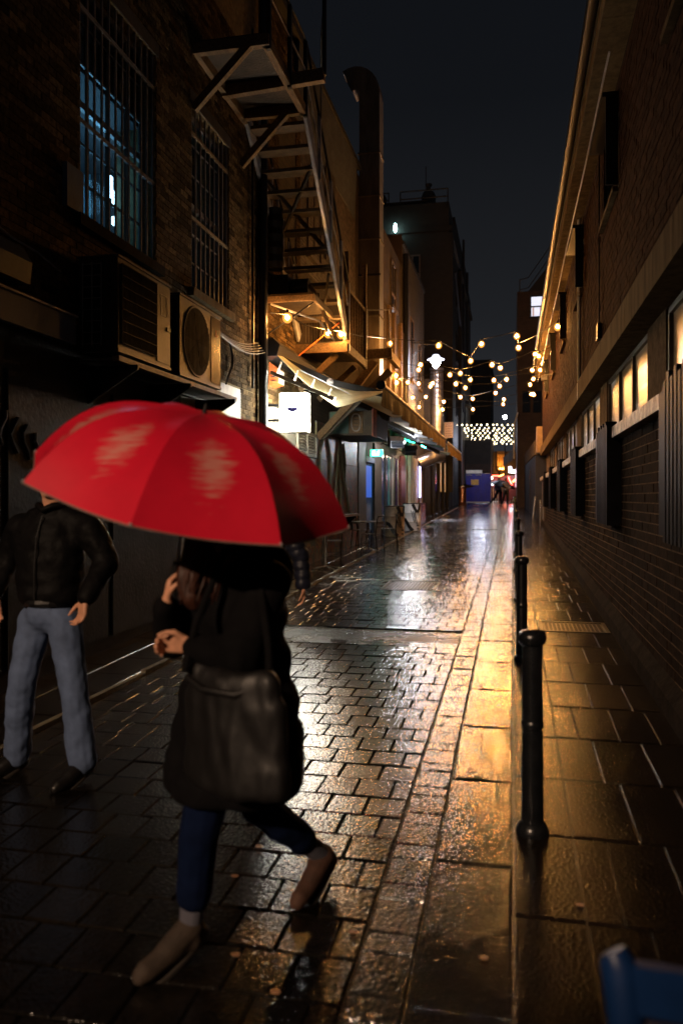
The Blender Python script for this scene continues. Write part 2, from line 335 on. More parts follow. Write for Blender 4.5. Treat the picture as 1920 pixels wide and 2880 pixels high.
def stone_mesh(name, w, l, ins=.007, drop=.007):
    a, b = w/2, l/2; v = []; 
    for (x, y, z) in ((a, b, -.05), (a, b, -drop), (a-ins, b-ins, 0)):
        v += [(-x, -y, z), (x, -y, z), (x, y, z), (-x, y, z)]
    f = [(8,9,10,11)]+[(i*4+k, i*4+(k+1) % 4, i*4+4+(k+1) % 4, i*4+4+k) for i in (0,1) for k in range(4)]
    m = bpy.data.meshes.new(name); m.from_pydata(v, [], f); return m
def lay(parent, name, plural, recs, base, m, nmax=300, tilt=.008, jz=.002):
    """recs: (x, y, sx, sy). The largest in view become single stones, the rest one joined part."""
    cx = [(r, (r[1]*ct - r[0]*st)) for r in recs]
    def vis(r, d):
        if d < .8: return -1
        u = (r[0]*ct+r[1]*st)/d*FOC+960
        return (1/d if -150 < u < 2070 and FOC*EYE/d < 1640 else -1)
    order = sorted(cx, key=lambda q: -vis(*q)); base.materials.append(m)
    one, rest = order[:nmax], order[nmax:]
    bv = np.array([v.co[:] for v in base.vertices]); bf = [tuple(p.vertices) for p in base.polygons]
    def xf(r):
        return (r[0], r[1], G(r[1])+random.uniform(-jz, jz)), (math.atan(SL)+random.uniform(-tilt, tilt), random.uniform(-tilt, tilt), random.uniform(-.006, .006)), (r[2], r[3], 1)
    for r, d in one:
        l_, e_, s_ = xf(r); o = bpy.data.objects.new(name, base); C.objects.link(o); o.location = l_; o.rotation_euler = e_; o.scale = s_; o.parent = parent
    if rest:
        V, F = [], []; k = 0
        for r, d in rest:
            l_, e_, s_ = xf(r); R = np.array(Euler(e_).to_matrix())
            V.append((bv*np.array(s_))@R.T+np.array(l_)); F += [tuple(i+k for i in p) for p in bf]; k += len(bv)
        me = bpy.data.meshes.new(plural); me.from_pydata(np.concatenate(V).tolist(), [], F)
        o = link(plural, me, m, parent, local=True); o['kind'] = 'stuff'
recs = []; y = .6; row = 0
while y < 57:
    h = .235+random.uniform(-.012, .012)
    if not 7.92 < y < 8.62:
        x = -.54; first = .10 if row % 2 else .205
        while x > -3.10:
            wdt = first if x > -.56 else random.choice((.19, .2, .21, .2, .23)); wdt = min(wdt, x+3.12)
            if wdt > .05: recs.append((x-wdt/2, y+h/2, (wdt-.007)/.2, (h-.008)/.235))
            x -= wdt
    y += h; row += 1
# leave holes for the covers
COV = [(-2.0, -1.15, 11.9, 13.0), (-1.3, -.5, 26.2, 26.75)]
recs = [r for r in recs if not any(a < r[0] < b and c_ < r[1] < d_ for a, b, c_, d_ in COV)]
lay(road, 'sett', 'distant_setts', recs, stone_mesh('sett', .2, .235, .006, .006), M['sett'], tilt=.012, jz=.003)
recs = []; y = .6; k = 0
while y < 57:
    h = (.235 if k % 2 else .125)+random.uniform(-.008, .008); recs.append((-.4375, y+h/2, (.195-.006)/.2, (h-.008)/.235)); y += h; k += 1
lay(road, 'edge_sett', 'distant_edge_setts', recs, stone_mesh('edge_sett', .2, .235), M['edge'], tilt=.008)
recs = []; y = .59
while y < 57: recs.append((-.169, y+.485, .332/.2, .962/.235)); y += .97
lay(road, 'gutter_slab', 'distant_gutter_slabs', recs, stone_mesh('gutter_slab', .2, .235, .004, .006), M['slab'], tilt=.003, jz=.0015)
recs = []; y = .2; k = 0
while y < 57:
    js = [.01]+[[.28, .50, .80], [.28, .42, .68, .93], [.28, .58, .86]][k % 3]+[1.06]
    for a, b in zip(js, js[1:]): recs.append(((a+b)/2, y+.365, (b-a-.006)/.2, .722/.235))
    y += .73; k += 1
recs = [r for r in recs if not (.3 < r[0] < 1.06 and 9.0 < r[1] < 9.6 )]
lay(footpath, 'paving_slab', 'distant_paving_slabs', recs, stone_mesh('paving_slab', .2, .235, .004, .006), M['paver'], tilt=.004, jz=.0015)
mb = MB()
for i in range(66): mb.box(-3.19, -3.145, -6+i*.95, -6+i*.95+.94, G(-6+i*.95)-.05, G(-6+i*.95+.94)+.012)
o = part('kerb', mb, mat('pale_kerb', (.20,.17,.11), rough=.3, var=.4, scale=20, bump=.5, bscale=50), pavement); o['_w'] = (0,0,0)
recs = []; y = .3
while y < 57:
    for x_ in (-3.43, -3.86): recs.append((x_, y+.3+(.3 if x_ < -3.6 else 0), .42/.2, .592/.235))
    y += .6
lay(pavement, 'paving_slab', 'distant_paving_slabs', recs, stone_mesh('pavement_slab', .2, .235, .005, .006), M['paver'], tilt=.006)
struct('asphalt_trench', (lambda b: (b.add([(-3.1, 7.95, G(7.95)+.001), (-.55, 7.90, G(7.9)+.001), (-.55, 8.58, G(8.58)+.001), (-3.1, 8.63, G(8.63)+.001)], [(0,1,2,3)]), b)[1])(MB()), M['asphalt'])
# covers and gratings
def grid_cover(name, label, x0, x1, y0, y1, nx, ny, group=None):
    t = thing(name, label, 'drain cover', ((x0+x1)/2, (y0+y1)/2, G((y0+y1)/2)), group)
    def q(b, a0, a1, c0, c1, z0, z1):
        b.add([(x_, y_, G(y_)+z) for x_ in (a0, a1) for y_ in (c0, c1) for z in (z0, z1)], [(0,1,3,2),(4,6,7,5),(0,4,5,1),(2,3,7,6),(0,2,6,4),(1,5,7,3)])
    b = MB(); q(b, x0, x1, y0, y0+.04, -.02, .004); q(b, x0, x1, y1-.04, y1, -.02, .004); q(b, x0, x0+.04, y0+.04, y1-.04, -.02, .004); q(b, x1-.04, x1, y0+.04, y1-.04, -.02, .004)
    part('frame', b, M['iron'], t)
    b = MB(); q(b, x0+.045, x1-.045, y0+.045, y1-.045, -.03, -.006); lid = part('lid', b, M['iron'], t)
    b = MB(); sx, sy = (x1-x0-.12)/nx, (y1-y0-.12)/ny
    for i in range(nx):
        for j in range(ny):
            a = x0+.06+i*sx; c_ = y0+.06+j*sy; q(b, a+sx*.2, a+sx*.8, c_+sy*.2, c_+sy*.8, -.006, .002)
    o = sub('studs', b, M['iron'], lid); o['kind'] = 'stuff'
grid_cover('manhole_cover', 'wet rectangular manhole cover set among the setts in mid street', -2.0, -1.15, 11.9, 13.0, 14, 18)
grid_cover('gully_grate', 'narrow black gully grate across the far setts beside the gutter', -1.3, -.5, 26.2, 26.75, 16, 5)
grid_cover('footpath_cover', 'black studded access cover in the footpath behind the nearest bollards', .30, 1.05, 9.0, 9.62, 14, 12)

# ---------------------------------------------------------------- brick walls
def bricks(parent, xf, sgn, y0, y1, z0, z1, holes, m, nmax=300, ch=.075, bl=.225, j=.009, proud=.012, pick=None, name='brick', plural='distant_bricks', along='y'):
    out_ = []
    nz = int((z1-z0)/ch)
    for r in range(nz):
        z = z0+r*ch; off = (bl/2 if r % 2 else 0); y = y0-off
        while y < y1:
            a, b = max(y, y0), min(y+bl, y1); y += bl
            segs = [(a, b)]
            for (h0, h1, k0, k1) in holes:
                if z+ch > k0+.01 and z < k1-.01:
                    ns = []
                    for (p, q) in segs:
                        if q <= h0 or p >= h1: ns.append((p, q))
                        else:
                            if p < h0: ns.append((p, h0))
                            if q > h1: ns.append((h1, q))
                    segs = ns
            for p, q in segs:
                if q-p > .03: out_.append(((p+q)/2, z+ch/2, q-p-j, ch-j))
    key = pick or (lambda c_: math.hypot(c_[0], c_[1]-1.7))
    out_.sort(key=key)
    base = MB().box(-.5, .5, -.5, .5, -.5, .5).mesh('brick'); base.materials.append(m)
    bv = np.array([v.co[:] for v in base.vertices]); bf = [tuple(p.vertices) for p in base.polygons]
    V, F, k = [], [], 0
    for i, (yc, zc, wd, hh) in enumerate(out_):
        pr = proud+random.uniform(-.003, .004); dep = .03
        loc = np.array((xf+sgn*(pr-dep/2), yc, zc)); scl = np.array((dep, wd, hh))
        if along == 'x': loc = np.array((yc, xf+sgn*(pr-dep/2), zc)); scl = np.array((wd, dep, hh))
        if i < nmax:
            o = bpy.data.objects.new(name, base); C.objects.link(o); o.location = loc; o.scale = scl; o.parent = parent
            o.matrix_parent_inverse = Matrix.Translation(-Vector(parent.get('_w', (0,0,0))))
        else: V.append(bv*scl+loc); F += [tuple(a+k for a in p) for p in bf]; k += 8
    if V:
        me = bpy.data.meshes.new(plural); me.from_pydata(np.concatenate(V).tolist(), [], F); o = link(plural, me, m, parent); o['kind'] = 'stuff'
def wall_boxes(mb, x0, x1, y0, y1, z0, z1, holes):
    ys = sorted({y0, y1, *[min(max(q, y0), y1) for h in holes for q in h[:2]]}); 
    for a, b in zip(ys, ys[1:]):
        if b-a < 1e-6: continue
        cuts = sorted((max(h[2], z0), min(h[3], z1)) for h in holes if h[0] < (a+b)/2 < h[1]); z = z0
        for k0, k1 in cuts:
            if k0 > z+1e-6: mb.box(x0, x1, a, b, z, k0)
            z = max(z, k1)
        if z < z1-1e-6: mb.box(x0, x1, a, b, z, z1)

# ---- right-hand building
RB = thing('brick_building', 'long low brown brick building with concrete band along the right footpath', 'building', (1.12, 14, G(14)))
XR = 1.12; BAYS = [3.77+4.23*k for k in range(-2, 6)]; BAYS = [b for b in BAYS if b+3.3 < 30.5]
lowh = [(b, b+3.3, 2.45, 3.31) for b in BAYS]; uph = [(b+.95, b+2.35, 5.1, 6.05) for b in BAYS]
GR = [(b+.75, b+2.0) for b in BAYS]
mb = MB(); mb.box(XR+.012, XR+.5, -6, 31, -.3, 2.33); wall_boxes(mb, XR+.15, XR+.5, -6, 31, 2.33, 3.31, lowh); part('lower_wall', mb, M['lowm'], RB)
mb = MB(); wall_boxes(mb, XR+.012, XR+.5, -6, 31, 3.61, 6.3, uph); mb.box(XR+.5, 7, -6, 31, -.3, 6.3); part('upper_wall', mb, M['redm'], RB)
lh = lowh+[(a, b, 1.40, 2.5) for a, b in GR]
bricks(RB, XR+.012, -1, 2.6, 31, .30, 2.33, lh, M['low'], 300, .0845, .29, .011, .003)
bricks(RB, XR+.012, -1, 5.0, 31, 3.62, 6.28, uph, M['red'], 0, .075, .225, .010, .005, plural='upper_bricks')
mb = MB()
for i in range(16): mb.box(XR-.07, XR+.5, -6+i*2.32, -6+(i+1)*2.32-.012, 3.31, 3.61)
part('concrete_band', mb, M['conc'], RB)
mb = MB(); mb.add([(XR-.055, -6, -.3), (XR-.055, 31, -.3), (XR-.055, -6, G(-6)+.14), (XR-.055, 31, G(31)+.14), (XR+.012, -6, G(-6)+.24), (XR+.012, 31, G(31)+.24)], [(0,1,3,2),(2,3,5,4)])
part('plinth', mb, M['plinth'], RB)
mb = MB()
for i in range(8): mb.box(.84, XR+.5, -6+i*4.625, -6+(i+1)*4.625-.01, 6.30, 6.42)
part('cornice', mb, M['conc'], RB)
mb = MB().box(.88, XR+.5, -6, 31, 6.42, 6.72); part('fascia', mb, mat('stone_fascia', (.14,.085,.036), rough=.95, spec=.04, var=.3, scale=4, stretch=(3,1,3)), RB)
mb = MB().tube([(.80, -6, 6.78), (.80, 31, 6.78)], .06, 8); part('roof_gutter', mb, M['black'], RB, smooth=True)
mb = MB().box(.86, 7, -6, 31, 6.72, 6.9); part('roof', mb, M['dark'], RB)
for b in BAYS:
    f = MB().box(XR+.17, XR+.23, b, b+3.3, 3.25, 3.31).box(XR+.17, XR+.23, b, b+3.3, 2.45, 2.50)
    for q in (b, b+1.1-.03, b+2.2-.03, b+3.24): f.box(XR+.165, XR+.235, q, q+.06, 2.50, 3.25)
    wf = part('window', f, M['frame'], RB)
    for q in (b+.06, b+1.13, b+2.23): sub('pane', MB().box(XR+.20, XR+.21, q, q+1.04, 2.50, 3.25), M['pane'], wf)
    f = MB().box(XR+.05, XR+.09, b+.95, b+1.0, 5.1, 6.05).box(XR+.05, XR+.09, b+2.3, b+2.35, 5.1, 6.05).box(XR+.05, XR+.09, b+1.0, b+2.3, 5.1, 5.15).box(XR+.05, XR+.09, b+1.0, b+2.3, 6.0, 6.05)
    wf = part('upper_window', f, M['black'], RB); sub('pane', MB().box(XR+.06, XR+.07, b+1.0, b+2.3, 5.15, 6.0), M['glass'], wf)
    part('window_hood', MB().box(XR-.17, XR+.0, b+.9, b+2.4, 6.05, 6.10), M['black'], RB)
    part('window_fin', MB().box(XR-.13, XR+.0, b+.92, b+.95, 5.1, 6.05), M['black'], RB)
    part('upper_sill', MB().box(XR-.06, XR+.0, b+.95, b+2.35, 5.03, 5.09), M['conc'], RB)
for i, (a, b) in enumerate(GR):
    y1_ = (GR[i+1][0] if i+1 < len(GR) else 30.9)
    part('window_sill', MB().box(XR-.09, XR+.165, b+.005, y1_-.005, 2.335, 2.449), M['sill'], RB)
    g = part('vent_grille', MB().box(XR-.02, XR+.02, a, b, 1.43, 2.44).box(XR-.13, XR-.02, b-.16, b, 1.44, 2.42), M['ventblack'], RB)
    nsl = 9
    for k in range(nsl):
        q = a+(b-.16-a)*k/nsl; sub('slat', MB().box(XR-.14, XR-.02, q, q+.075, 1.40, 2.47+.05*(k % 2)), M['ventblack'], g)
mb = MB().tube([(XR-.04, 13.5, 3.62), (XR-.04, 13.5, 6.3)], .035, 10); part('white_downpipe', mb, M['white'], RB, smooth=True)
part('white_drip_stain', MB().box(XR-.074, XR-.071, 13.46, 13.53, 3.32, 3.60), M['white'], RB)
mb = MB(); mb.tube([(XR-.2, y_, 6.02+.02*math.sin(y_)) for y_ in np.linspace(8, 30, 30)], .011, 5); part('conduit', mb, M['galv'], RB)
part('security_camera', MB().box(XR-.35, XR-.2, 22.0, 22.12, 4.9, 5.02).tube([(XR, 22.06, 5.05), (XR-.28, 22.06, 5.05)], .02, 6), M['palegrey'], RB)
part('junction_box', MB().box(XR-.05, XR+.0, 10.55, 10.75, 3.75, 3.95), M['black'], RB)
part('wall_cable', MB().tube([(XR-.02, 10.65, 3.95), (XR-.02, 10.66, 5.0), (XR-.02, 10.62, 6.28)], .010, 5), M['black'], RB)
part('far_door', MB().box(XR-.03, XR+.02, 28.6, 30.4, .3, 2.3), M['frame'], RB)

# ---- left near building (stock brick, barred windows)
XL = -4.0
LA = thing('stock_brick_building', 'dark stock brick building with tall barred windows on the near left', 'building', (XL, 7, G(7)))
WIN = [(2.3, 5.1, 4.36, 6.78), (6.72, 8.33, 4.40, 6.78), (9.37, 10.70, 4.40, 6.76)]
mb = MB(); wall_boxes(mb, XL-.5, XL-.012, -8, 12.07, 3.33, 12, WIN); mb.box(XL-.5, XL-.012, 10.2, 12.07, -.3, 3.33); mb.box(XL-6, XL-1.6, -8, 12.07, -.3, 12); part('wall', mb, M['stockm'], LA)
bricks(LA, XL-.012, 1, 5.2, 12.06, 3.36, 8.6, WIN, M['stock'], 300, pick=lambda c_: (0 if (c_[0] > 10.7 and c_[1] < 5.6) else 5)+random.random()*.1+abs(c_[1]-4.4))
bricks(LA, XL-.012, 1, 11.22, 12.06, .35, 3.36, [], M['stock'], 0, plural='corner_bricks')
part('painted_panel', MB().box(XL-.012, XL+.01, 9.0, 11.18, .25, 3.32), M['white'], LA)
part('shopfront', MB().box(XL-.5, XL+.0, -8, 8.98, -.3, 3.30), M['darkpaint'], LA)
for k in range(4):
    part('shutter', MB().box(XL+.0, XL+.03, 2.2+1.7*k, 3.8+1.7*k, .3, 2.75), M['darkpaint'], LA)
g = MB(); rr_ = random.Random(3)
for k in range(5):
    p0 = Vector((XL+.035, 5.35+.16*k, 2.45-.05*k)); pts = [p0+Vector((0, .05*math.sin(i*1.3+k), -.07*i)) for i in range(5)]
    g.tube(pts, .022, 5)
part('spray_tag', g, mat('dull_grey_spray', (.045,.045,.05), rough=.8, var=.4), LA)
for (a, b, z0, z1), lit in zip(WIN, (0, 1, 2)):
    f = MB(); XB = XL-.14
    f.box(XB-.05, XB, a, b, z0, z0+.06).box(XB-.05, XB, a, b, z1-.06, z1).box(XB-.05, XB, a, a+.06, z0+.06, z1-.06).box(XB-.05, XB, b-.06, b, z0+.06, z1-.06)
    zm = (z0+z1)/2-.05
    f.box(XB-.045, XB-.003, a+.06, b-.06, zm, zm+.07)
    n = 4
    for k in range(1, n): q = a+(b-a)*k/n; f.box(XB-.04, XB-.01, q-.014, q+.014, z0+.06, zm).box(XB-.04, XB-.01, q-.014, q+.014, zm+.07, z1-.06)
    for zz in (z0+.42, z0+.8, zm+.45, zm+.85): f.box(XB-.035, XB-.015, a+.06, b-.06, zz-.012, zz+.012)
    wf = part('window', f, M['bars'], LA)
    gl = bpy.data.materials.get('clear_window_glass')
    if not gl:
        gl = bpy.data.materials.new('clear_window_glass'); gl.use_nodes = True; t_ = gl.node_tree; t_.nodes.clear(); o_ = t_.nodes.new('ShaderNodeOutputMaterial'); mx_ = t_.nodes.new('ShaderNodeMixShader'); a_ = t_.nodes.new('ShaderNodeBsdfTransparent'); a_.inputs[0].default_value = (.75,.85,.9,1); g_ = t_.nodes.new('ShaderNodeBsdfGlossy'); g_.inputs['Roughness'].default_value = .05; mx_.inputs[0].default_value = .12
        t_.links.new(a_.outputs[0], mx_.inputs[1]); t_.links.new(g_.outputs[0], mx_.inputs[2]); t_.links.new(mx_.outputs[0], o_.inputs[0])
    sub('pane', MB().box(XB-.027, XB-.022, a+.05, b-.05, z0+.05, z1-.05), gl, wf)
    nb = 12 if lit == 1 else (9 if lit == 2 else 14)
    for k in range(nb):
        q = a+.03+(b-a-.06)*k/(nb-1); sub('bar', MB().bar((XL-.03, q, z0-.02), (XL-.03, q, z1), .020), M['bars'], wf)
    for zz in (z0+.88, z0+1.97): sub('cross_bar', MB().box(XL-.045, XL-.012, a, b, zz, zz+.045), M['bars'] if lit != 2 else M['timber'], wf)
    part('window_sill', MB().box(XL-.2, XL+.07, a-.1, b+.1, z0-.14, z0-.03), M['conc'] if lit == 2 else M['plinth'], LA)
    part('window_lintel', MB().box(XL-.13, XL+.004, a-.08, b+.08, z1+.002, z1+.16), M['timberd'], LA)
# the lit room behind the middle window
part('room_wall', MB().box(XL-1.55, XL-1.5, 5.5, 11.9, 3.6, 7.2), M['roomglow'], LA)
for y_, z_, h_, w_ in ((9.02,5.62,.26,.07), (9.16,5.50,.20,.12), (9.30,5.48,.16,.06), (9.14,5.22,.10,.10)): part('room_lamp', MB().box(XL-.97, XL-.93, y_-w_/2, y_+w_/2, z_-h_/2, z_+h_/2), M['roomlamp'], LA)
part('room_ceiling', MB().box(XL-1.5, XL-.2, 5.6, 9.35, 5.95, 6.0), M['dark'], LA); part('room_partition', MB().box(XL-1.5, XL-.2, 9.5, 9.53, 3.6, 7), M['dark'], LA)
lamp('room_light', 'POINT', (XL-.8, 8.3, 5.2), 45, (.28,.68,1), .2, LA)
part('room_blind', MB().box(XL-1.1, XL-1.08, 9.9, 10.05, 5.4, 6.2).box(XL-1.1, XL-1.08, 10.2, 10.28, 5.2, 6.1).box(XL-1.1, XL-1.08, 10.45, 10.6, 5.5, 6.3), emit('blue_slit', (.05,.28,.55), 1.2), LA)
mb = MB().tube([(XL+.05, 11.62, 3.4), (XL+.05, 11.62, 9)], .02, 6); part('conduit', mb, M['black'], LA)
mb = MB().tube([(XL+.09, 12.02, .3), (XL+.09, 12.02, 11)], .075, 12); part('downpipe', mb, M['black'], LA, smooth=True)
mb = MB().box(XL+.0, XL+.05, 6.42, 6.70, 4.36, 4.76); part('blue_box', mb, M['bluegrey'], LA)
# cables drooping to the awning
mb = MB()
for k in range(5):
    mb.tube([(XL+.05+.02*k+.2*(1-t_/8), 9.3+.04*k+2.6*t_/8, 3.92-.03*k+.24*t_/8-.12*math.sin(t_/8*3.14)) for t_ in range(9)], .008, 5)
part('cable_bundle', mb, mat('dirty_cable_sheath', (.12,.10,.07), rough=.6), LA)
mb = MB().tube([(XL+.04, 10.6+.15*math.sin(t_*.5), 3.95-.08*t_) for t_ in range(9)], .016, 6); part('hanging_cable', mb, M['black'], LA)
mb = MB().tube([(XL+.03, 2.5+.35*t_, 4.28-.05*t_+.02*math.sin(t_*2)) for t_ in range(12)], .009, 5); part('wall_cable', mb, M['steelg'], LA)

# signboard and lamp box on the near left
t = thing('fascia_sign', 'pale blue grey blank signboard above the dark shutters at far left', 'sign', (XL, 5.2, 3.06))
part('board', MB().box(-3.86, -3.80, 4.0, 6.32, 3.06, 3.30), M['bluegrey'], t); part('cap_strip', MB().box(-3.87, -3.78, 4.0, 6.33, 3.302, 3.32), M['steelg'], t)
for q in (4.4, 6.0): part('bracket', MB().box(-4.0, -3.86, q, q+.04, 3.1, 3.26), M['black'], t)
t = thing('vent_hood', 'rounded dull metal vent hood on the wall above the blank signboard', 'vent', (XL, 5.2, 3.4))
mb = MB().prism([(-3.99, 4.9, 3.38), (-3.72, 4.9, 3.38), (-3.70, 4.9, 3.55), (-3.78, 4.9, 3.68), (-3.99, 4.9, 3.72)], (0, .62, 0)); part('casing', mb, M['acgrey'], t)
part('slot', MB().box(-3.95, -3.76, 5.0, 5.42, 3.368, 3.379), M['black'], t)

# ---- air conditioners on their shelf
def ac(label, xf, y0, y1, z0, z1, kind):
    t = thing('air_conditioner', label, 'air conditioner', ((XL+xf)/2, (y0+y1)/2, z0), 'air conditioners on the left wall')
    xb = XL+.04
    part('casing', MB().box(xb, xf, y0, y1, z0+.03, z1-.02), M['acgrey'], t)
    part('top_cover', MB().box(xb-.01, xf+.015, y0-.015, y1+.015, z1-.02, z1), M['acgrey'], t)
    part('base_tray', MB().box(xb, xf+.01, y0-.01, y1+.01, z0, z0+.03), M['acgrey'], t)
    ym = y0+(y1-y0)*.70
    # coil side facing down the street
    part('coil', MB().box(xb+.05, xf-.16, y0-.006, y0-.002, z0+.08, z1-.08), M['acdark'], t)
    gd = MB()
    for k in range(3): q = xb+.05+(xf-.21-xb)*k/2; gd.box(q-.004, q+.004, y0-.018, y0-.010, z0+.06, z1-.06)
    for k in range(8): q = z0+.08+(z1-z0-.16)*k/7; gd.box(xb+.05, xf-.16, y0-.022, y0-.018, q-.003, q+.003)
    part('coil_guard', gd, M['palegrey'], t)
    part('side_panel', MB().box(xf-.12, xf-.02, y0-.012, y0-.001, z0+.05, z1-.05), M['acgrey'], t)
    part('handle_slot', MB().box(xf-.10, xf-.055, y0-.016, y0-.012, z1-.34, z1-.30).box(xf-.10, xf-.055, y0-.016, y0-.012, z1-.26, z1-.22), M['black'], t)
    if kind == 'grille':
        part('fan_grille', MB().box(xf+.001, xf+.012, y0+.05, ym, z0+.09, z1-.07), M['acdark'], t)
        gd = MB()
        for k in range(8): q = z0+.09+(z1-z0-.16)*k/7; gd.box(xf+.012, xf+.022, y0+.05, ym, q-.005, q+.005)
        for k in range(30): q = y0+.05+(ym-y0-.05)*k/29; gd.box(xf+.012, xf+.016, q-.002, q+.002, z0+.09, z1-.07)
        part('grille_wires', gd, M['ventblack'], t)
        fb = MB()
        yc, zc = (z1, z0)
        part('service_panel', MB().box(xf+.001, xf+.008, ym+.02, y1-.01, z0+.05, z1-.05), M['acgrey'], t)
        lb = MB(); a, b, c_, d_ = ym+.10, y1-.09, z1-.36, z1-.14
        lb.box(xf+.008, xf+.011, a, b, c_, c_+.008).box(xf+.008, xf+.011, a, b, d_-.008, d_).box(xf+.008, xf+.011, a, a+.008, c_, d_).box(xf+.008, xf+.011, b-.008, b, c_, d_)
        part('rating_label', lb, M['palegrey'], t)
        part('handle', MB().box(xf+.008, xf+.02, y1-.10, y1-.02, z1-.50, z1-.46), M['black'], t)
    else:
        yc, zc, R = y0+(ym-y0)*.52+.02, (z0+z1)/2, min(ym-y0, z1-z0)*.44
        fb = MB(); nn = 36
        ring = [(xf+.004, yc+R*math.cos(2*math.pi*k/nn), zc+R*1.05*math.sin(2*math.pi*k/nn)) for k in range(nn)]
        fb.prism(ring, (.004, 0, 0)); part('fan_opening', fb, M['acdark'], t)
        fb = MB().tube(ring+[ring[0]], .012, 6, False); part('fan_ring', fb, M['acgrey'], t)
        fb = MB()
        for k in range(5):
            a_ = 2*math.pi*k/5
            fb.prism([(xf+.009, yc, zc), (xf+.009, yc+R*.85*math.cos(a_), zc+R*.85*math.sin(a_)), (xf+.014, yc+R*.9*math.cos(a_+.6), zc+R*.9*math.sin(a_+.6))], (.003, 0, 0))
        part('fan_blades', fb, M['ventblack'], t)
        gd = MB()
        for k in range(-9, 10):
            q = yc+R*k/10; h_ = R*math.sqrt(1-(k/10)**2); gd.box(xf+.018, xf+.022, q-.003, q+.003, zc-h_, zc+h_)
        part('grille_wires', gd, M['ventblack'], t)
        part('service_panel', MB().box(xf+.001, xf+.006, ym+.05, y1-.01, z0+.05, z1-.05), mat('glossy_enamel', (.06,.055,.052), rough=.16, var=.1), t)
        em_ = MB(); ec, ez = (ym+y1)/2+.02, z1-.25    # three-diamond emblem
        for a_ in (90, 210, 330):
            a_ = math.radians(a_); d1 = Vector((0, math.cos(a_), math.sin(a_))); d2 = Vector((0, math.cos(a_+1.05), math.sin(a_+1.05))); d3 = Vector((0, math.cos(a_-1.05), math.sin(a_-1.05)))
            c0 = Vector((xf+.0075, ec, ez)); em_.prism([c0, c0+d3*.03, c0+d1*.052, c0+d2*.03], (.002, 0, 0))
        part('emblem', em_, M['orange'], t)
    return t
ac('larger air conditioner with square wire grille on the left wall shelf', -3.56, 6.63, 7.75, 3.05, 3.95, 'grille')
ac('smaller air conditioner with round fan opening nearer the cream awning', -3.58, 8.05, 9.28, 3.05, 3.96, 'fan')
t = thing('wall_shelf', 'rusty angle iron shelf carrying both air conditioners', 'bracket', (XL, 8.2, 2.9))
part('rail', MB().box(-3.60, -3.53, 6.6, 9.75, 2.96, 3.01), mat('rusty_rail', (.16,.09,.04), rough=.5, var=.4, scale=9), t)
part('rail', MB().box(-3.99, -3.93, 6.6, 9.75, 2.96, 3.01), M['black'], t)
for q in (6.8, 8.05, 9.45):
    part('gusset', MB().prism([(-3.99, q, 2.955), (-3.45, q, 2.955), (-3.45, q, 2.91), (-3.99, q, 2.58)], (0, .03, 0)), M['black'], t)
part('deck', MB().box(-3.93, -3.60, 6.65, 9.7, 2.98, 2.995), M['black'], t)

# ---------------------------------------------------------------- stair bay building
LB = thing('stair_building', 'brick and boarded building carrying the fire escape and awning shops on the left', 'building', (XL, 18, G(18)))
DOOR = (21.3, 22.6)
mb = MB(); mb.box(XL-4, XL-.012, 12.07, 29, -.3, 10.3); part('wall', mb, brickmat('brown_brick', (.085,.052,.028), (.05,.033,.02), (.10,.07,.038), .8, .95), LB)
for y_, z0, z1 in ((15.2, 6.6, 8.3), (22.3, 6.0, 8.2), (26.2, 8.2, 9.7)):
    wf = part('window', MB().box(XL-.012, XL+.03, y_-.07, y_, z0, z1).box(XL-.012, XL+.03, y_+1.0, y_+1.07, z0, z1).box(XL-.012, XL+.03, y_, y_+1.0, z1, z1+.08).box(XL-.012, XL+.09, y_-.12, y_+1.12, z0-.1, z0).box(XL-.01, XL+.02, y_+.47, y_+.53, z0, z1), M['frame'], LB); sub('pane', MB().box(XL-.011, XL-.004, y_, y_+1.0, z0, z1), M['glass'], wf)
bricks(LB, XL-.012, 1, 12.12, 14.6, 3.3, 10.2, [(13.2, 14.3, 6.2, 8.6)], M['stock'], 300, pick=lambda c_: abs(c_[1]-4.6)+.1*abs(c_[0]-12.8))
bricks(LB, XL-.012, 1, 14.6, 20.0, 6.2, 10.2, [], mat('sooty_brick_piece', (.07,.05,.035), rough=.6, var=.4, scale=9, rand=.4), 0, plural='upper_bricks')
part('roof_edge', MB().box(XL-4, XL+.12, 12.07, 20.2, 10.3, 10.42), M['dark'], LB)
part('slate_skirt', MB().prism([(XL+.02, 14.2, 8.9), (XL+.02, 19.8, 8.9), (XL+.10, 19.8, 10.29), (XL+.10, 14.2, 10.29)], (-.06, 0, 0)), M['slatebrick'], LB)
for k in range(6): part('boarded_window', MB().box(XL+.0, XL+.04, 16.6+.16*k, 16.72+.16*k, 6.9, 9.0), M['timberd'], LB)
# ground floor pieces from the near corner away down the street
def panel(name, y0, y1, z1, m, x=.02, z0=None): return part(name, MB().box(XL-.01, XL+x, y0, y1, G(y0)-.05 if z0 is None else z0, z1), m, LB)
panel('pasted_board', 12.2, 14.2, 3.25, M['white'], .025)
rp = random.Random(5)
for k in range(9):
    y_ = 12.3+rp.random()*1.7; z_ = 2.1+rp.random()*.9
    part('poster', MB().box(XL+.025, XL+.028, y_, y_+.16, z_, z_+.22), mat('poster_paper', (rp.uniform(.2,.6), rp.uniform(.2,.5), rp.uniform(.2,.45)), rough=.6, var=.6, scale=25), LB)
lv = part('louvre', MB().box(XL+.0, XL+.05, 14.3, 15.72, 2.52, 2.58).box(XL, XL+.05, 14.3, 15.72, 2.94, 3.0).box(XL, XL+.05, 14.97, 15.03, 2.58, 2.94).box(XL, XL+.05, 14.3, 14.35, 2.58, 2.94).box(XL, XL+.05, 15.67, 15.72, 2.58, 2.94), M['white'], LB)
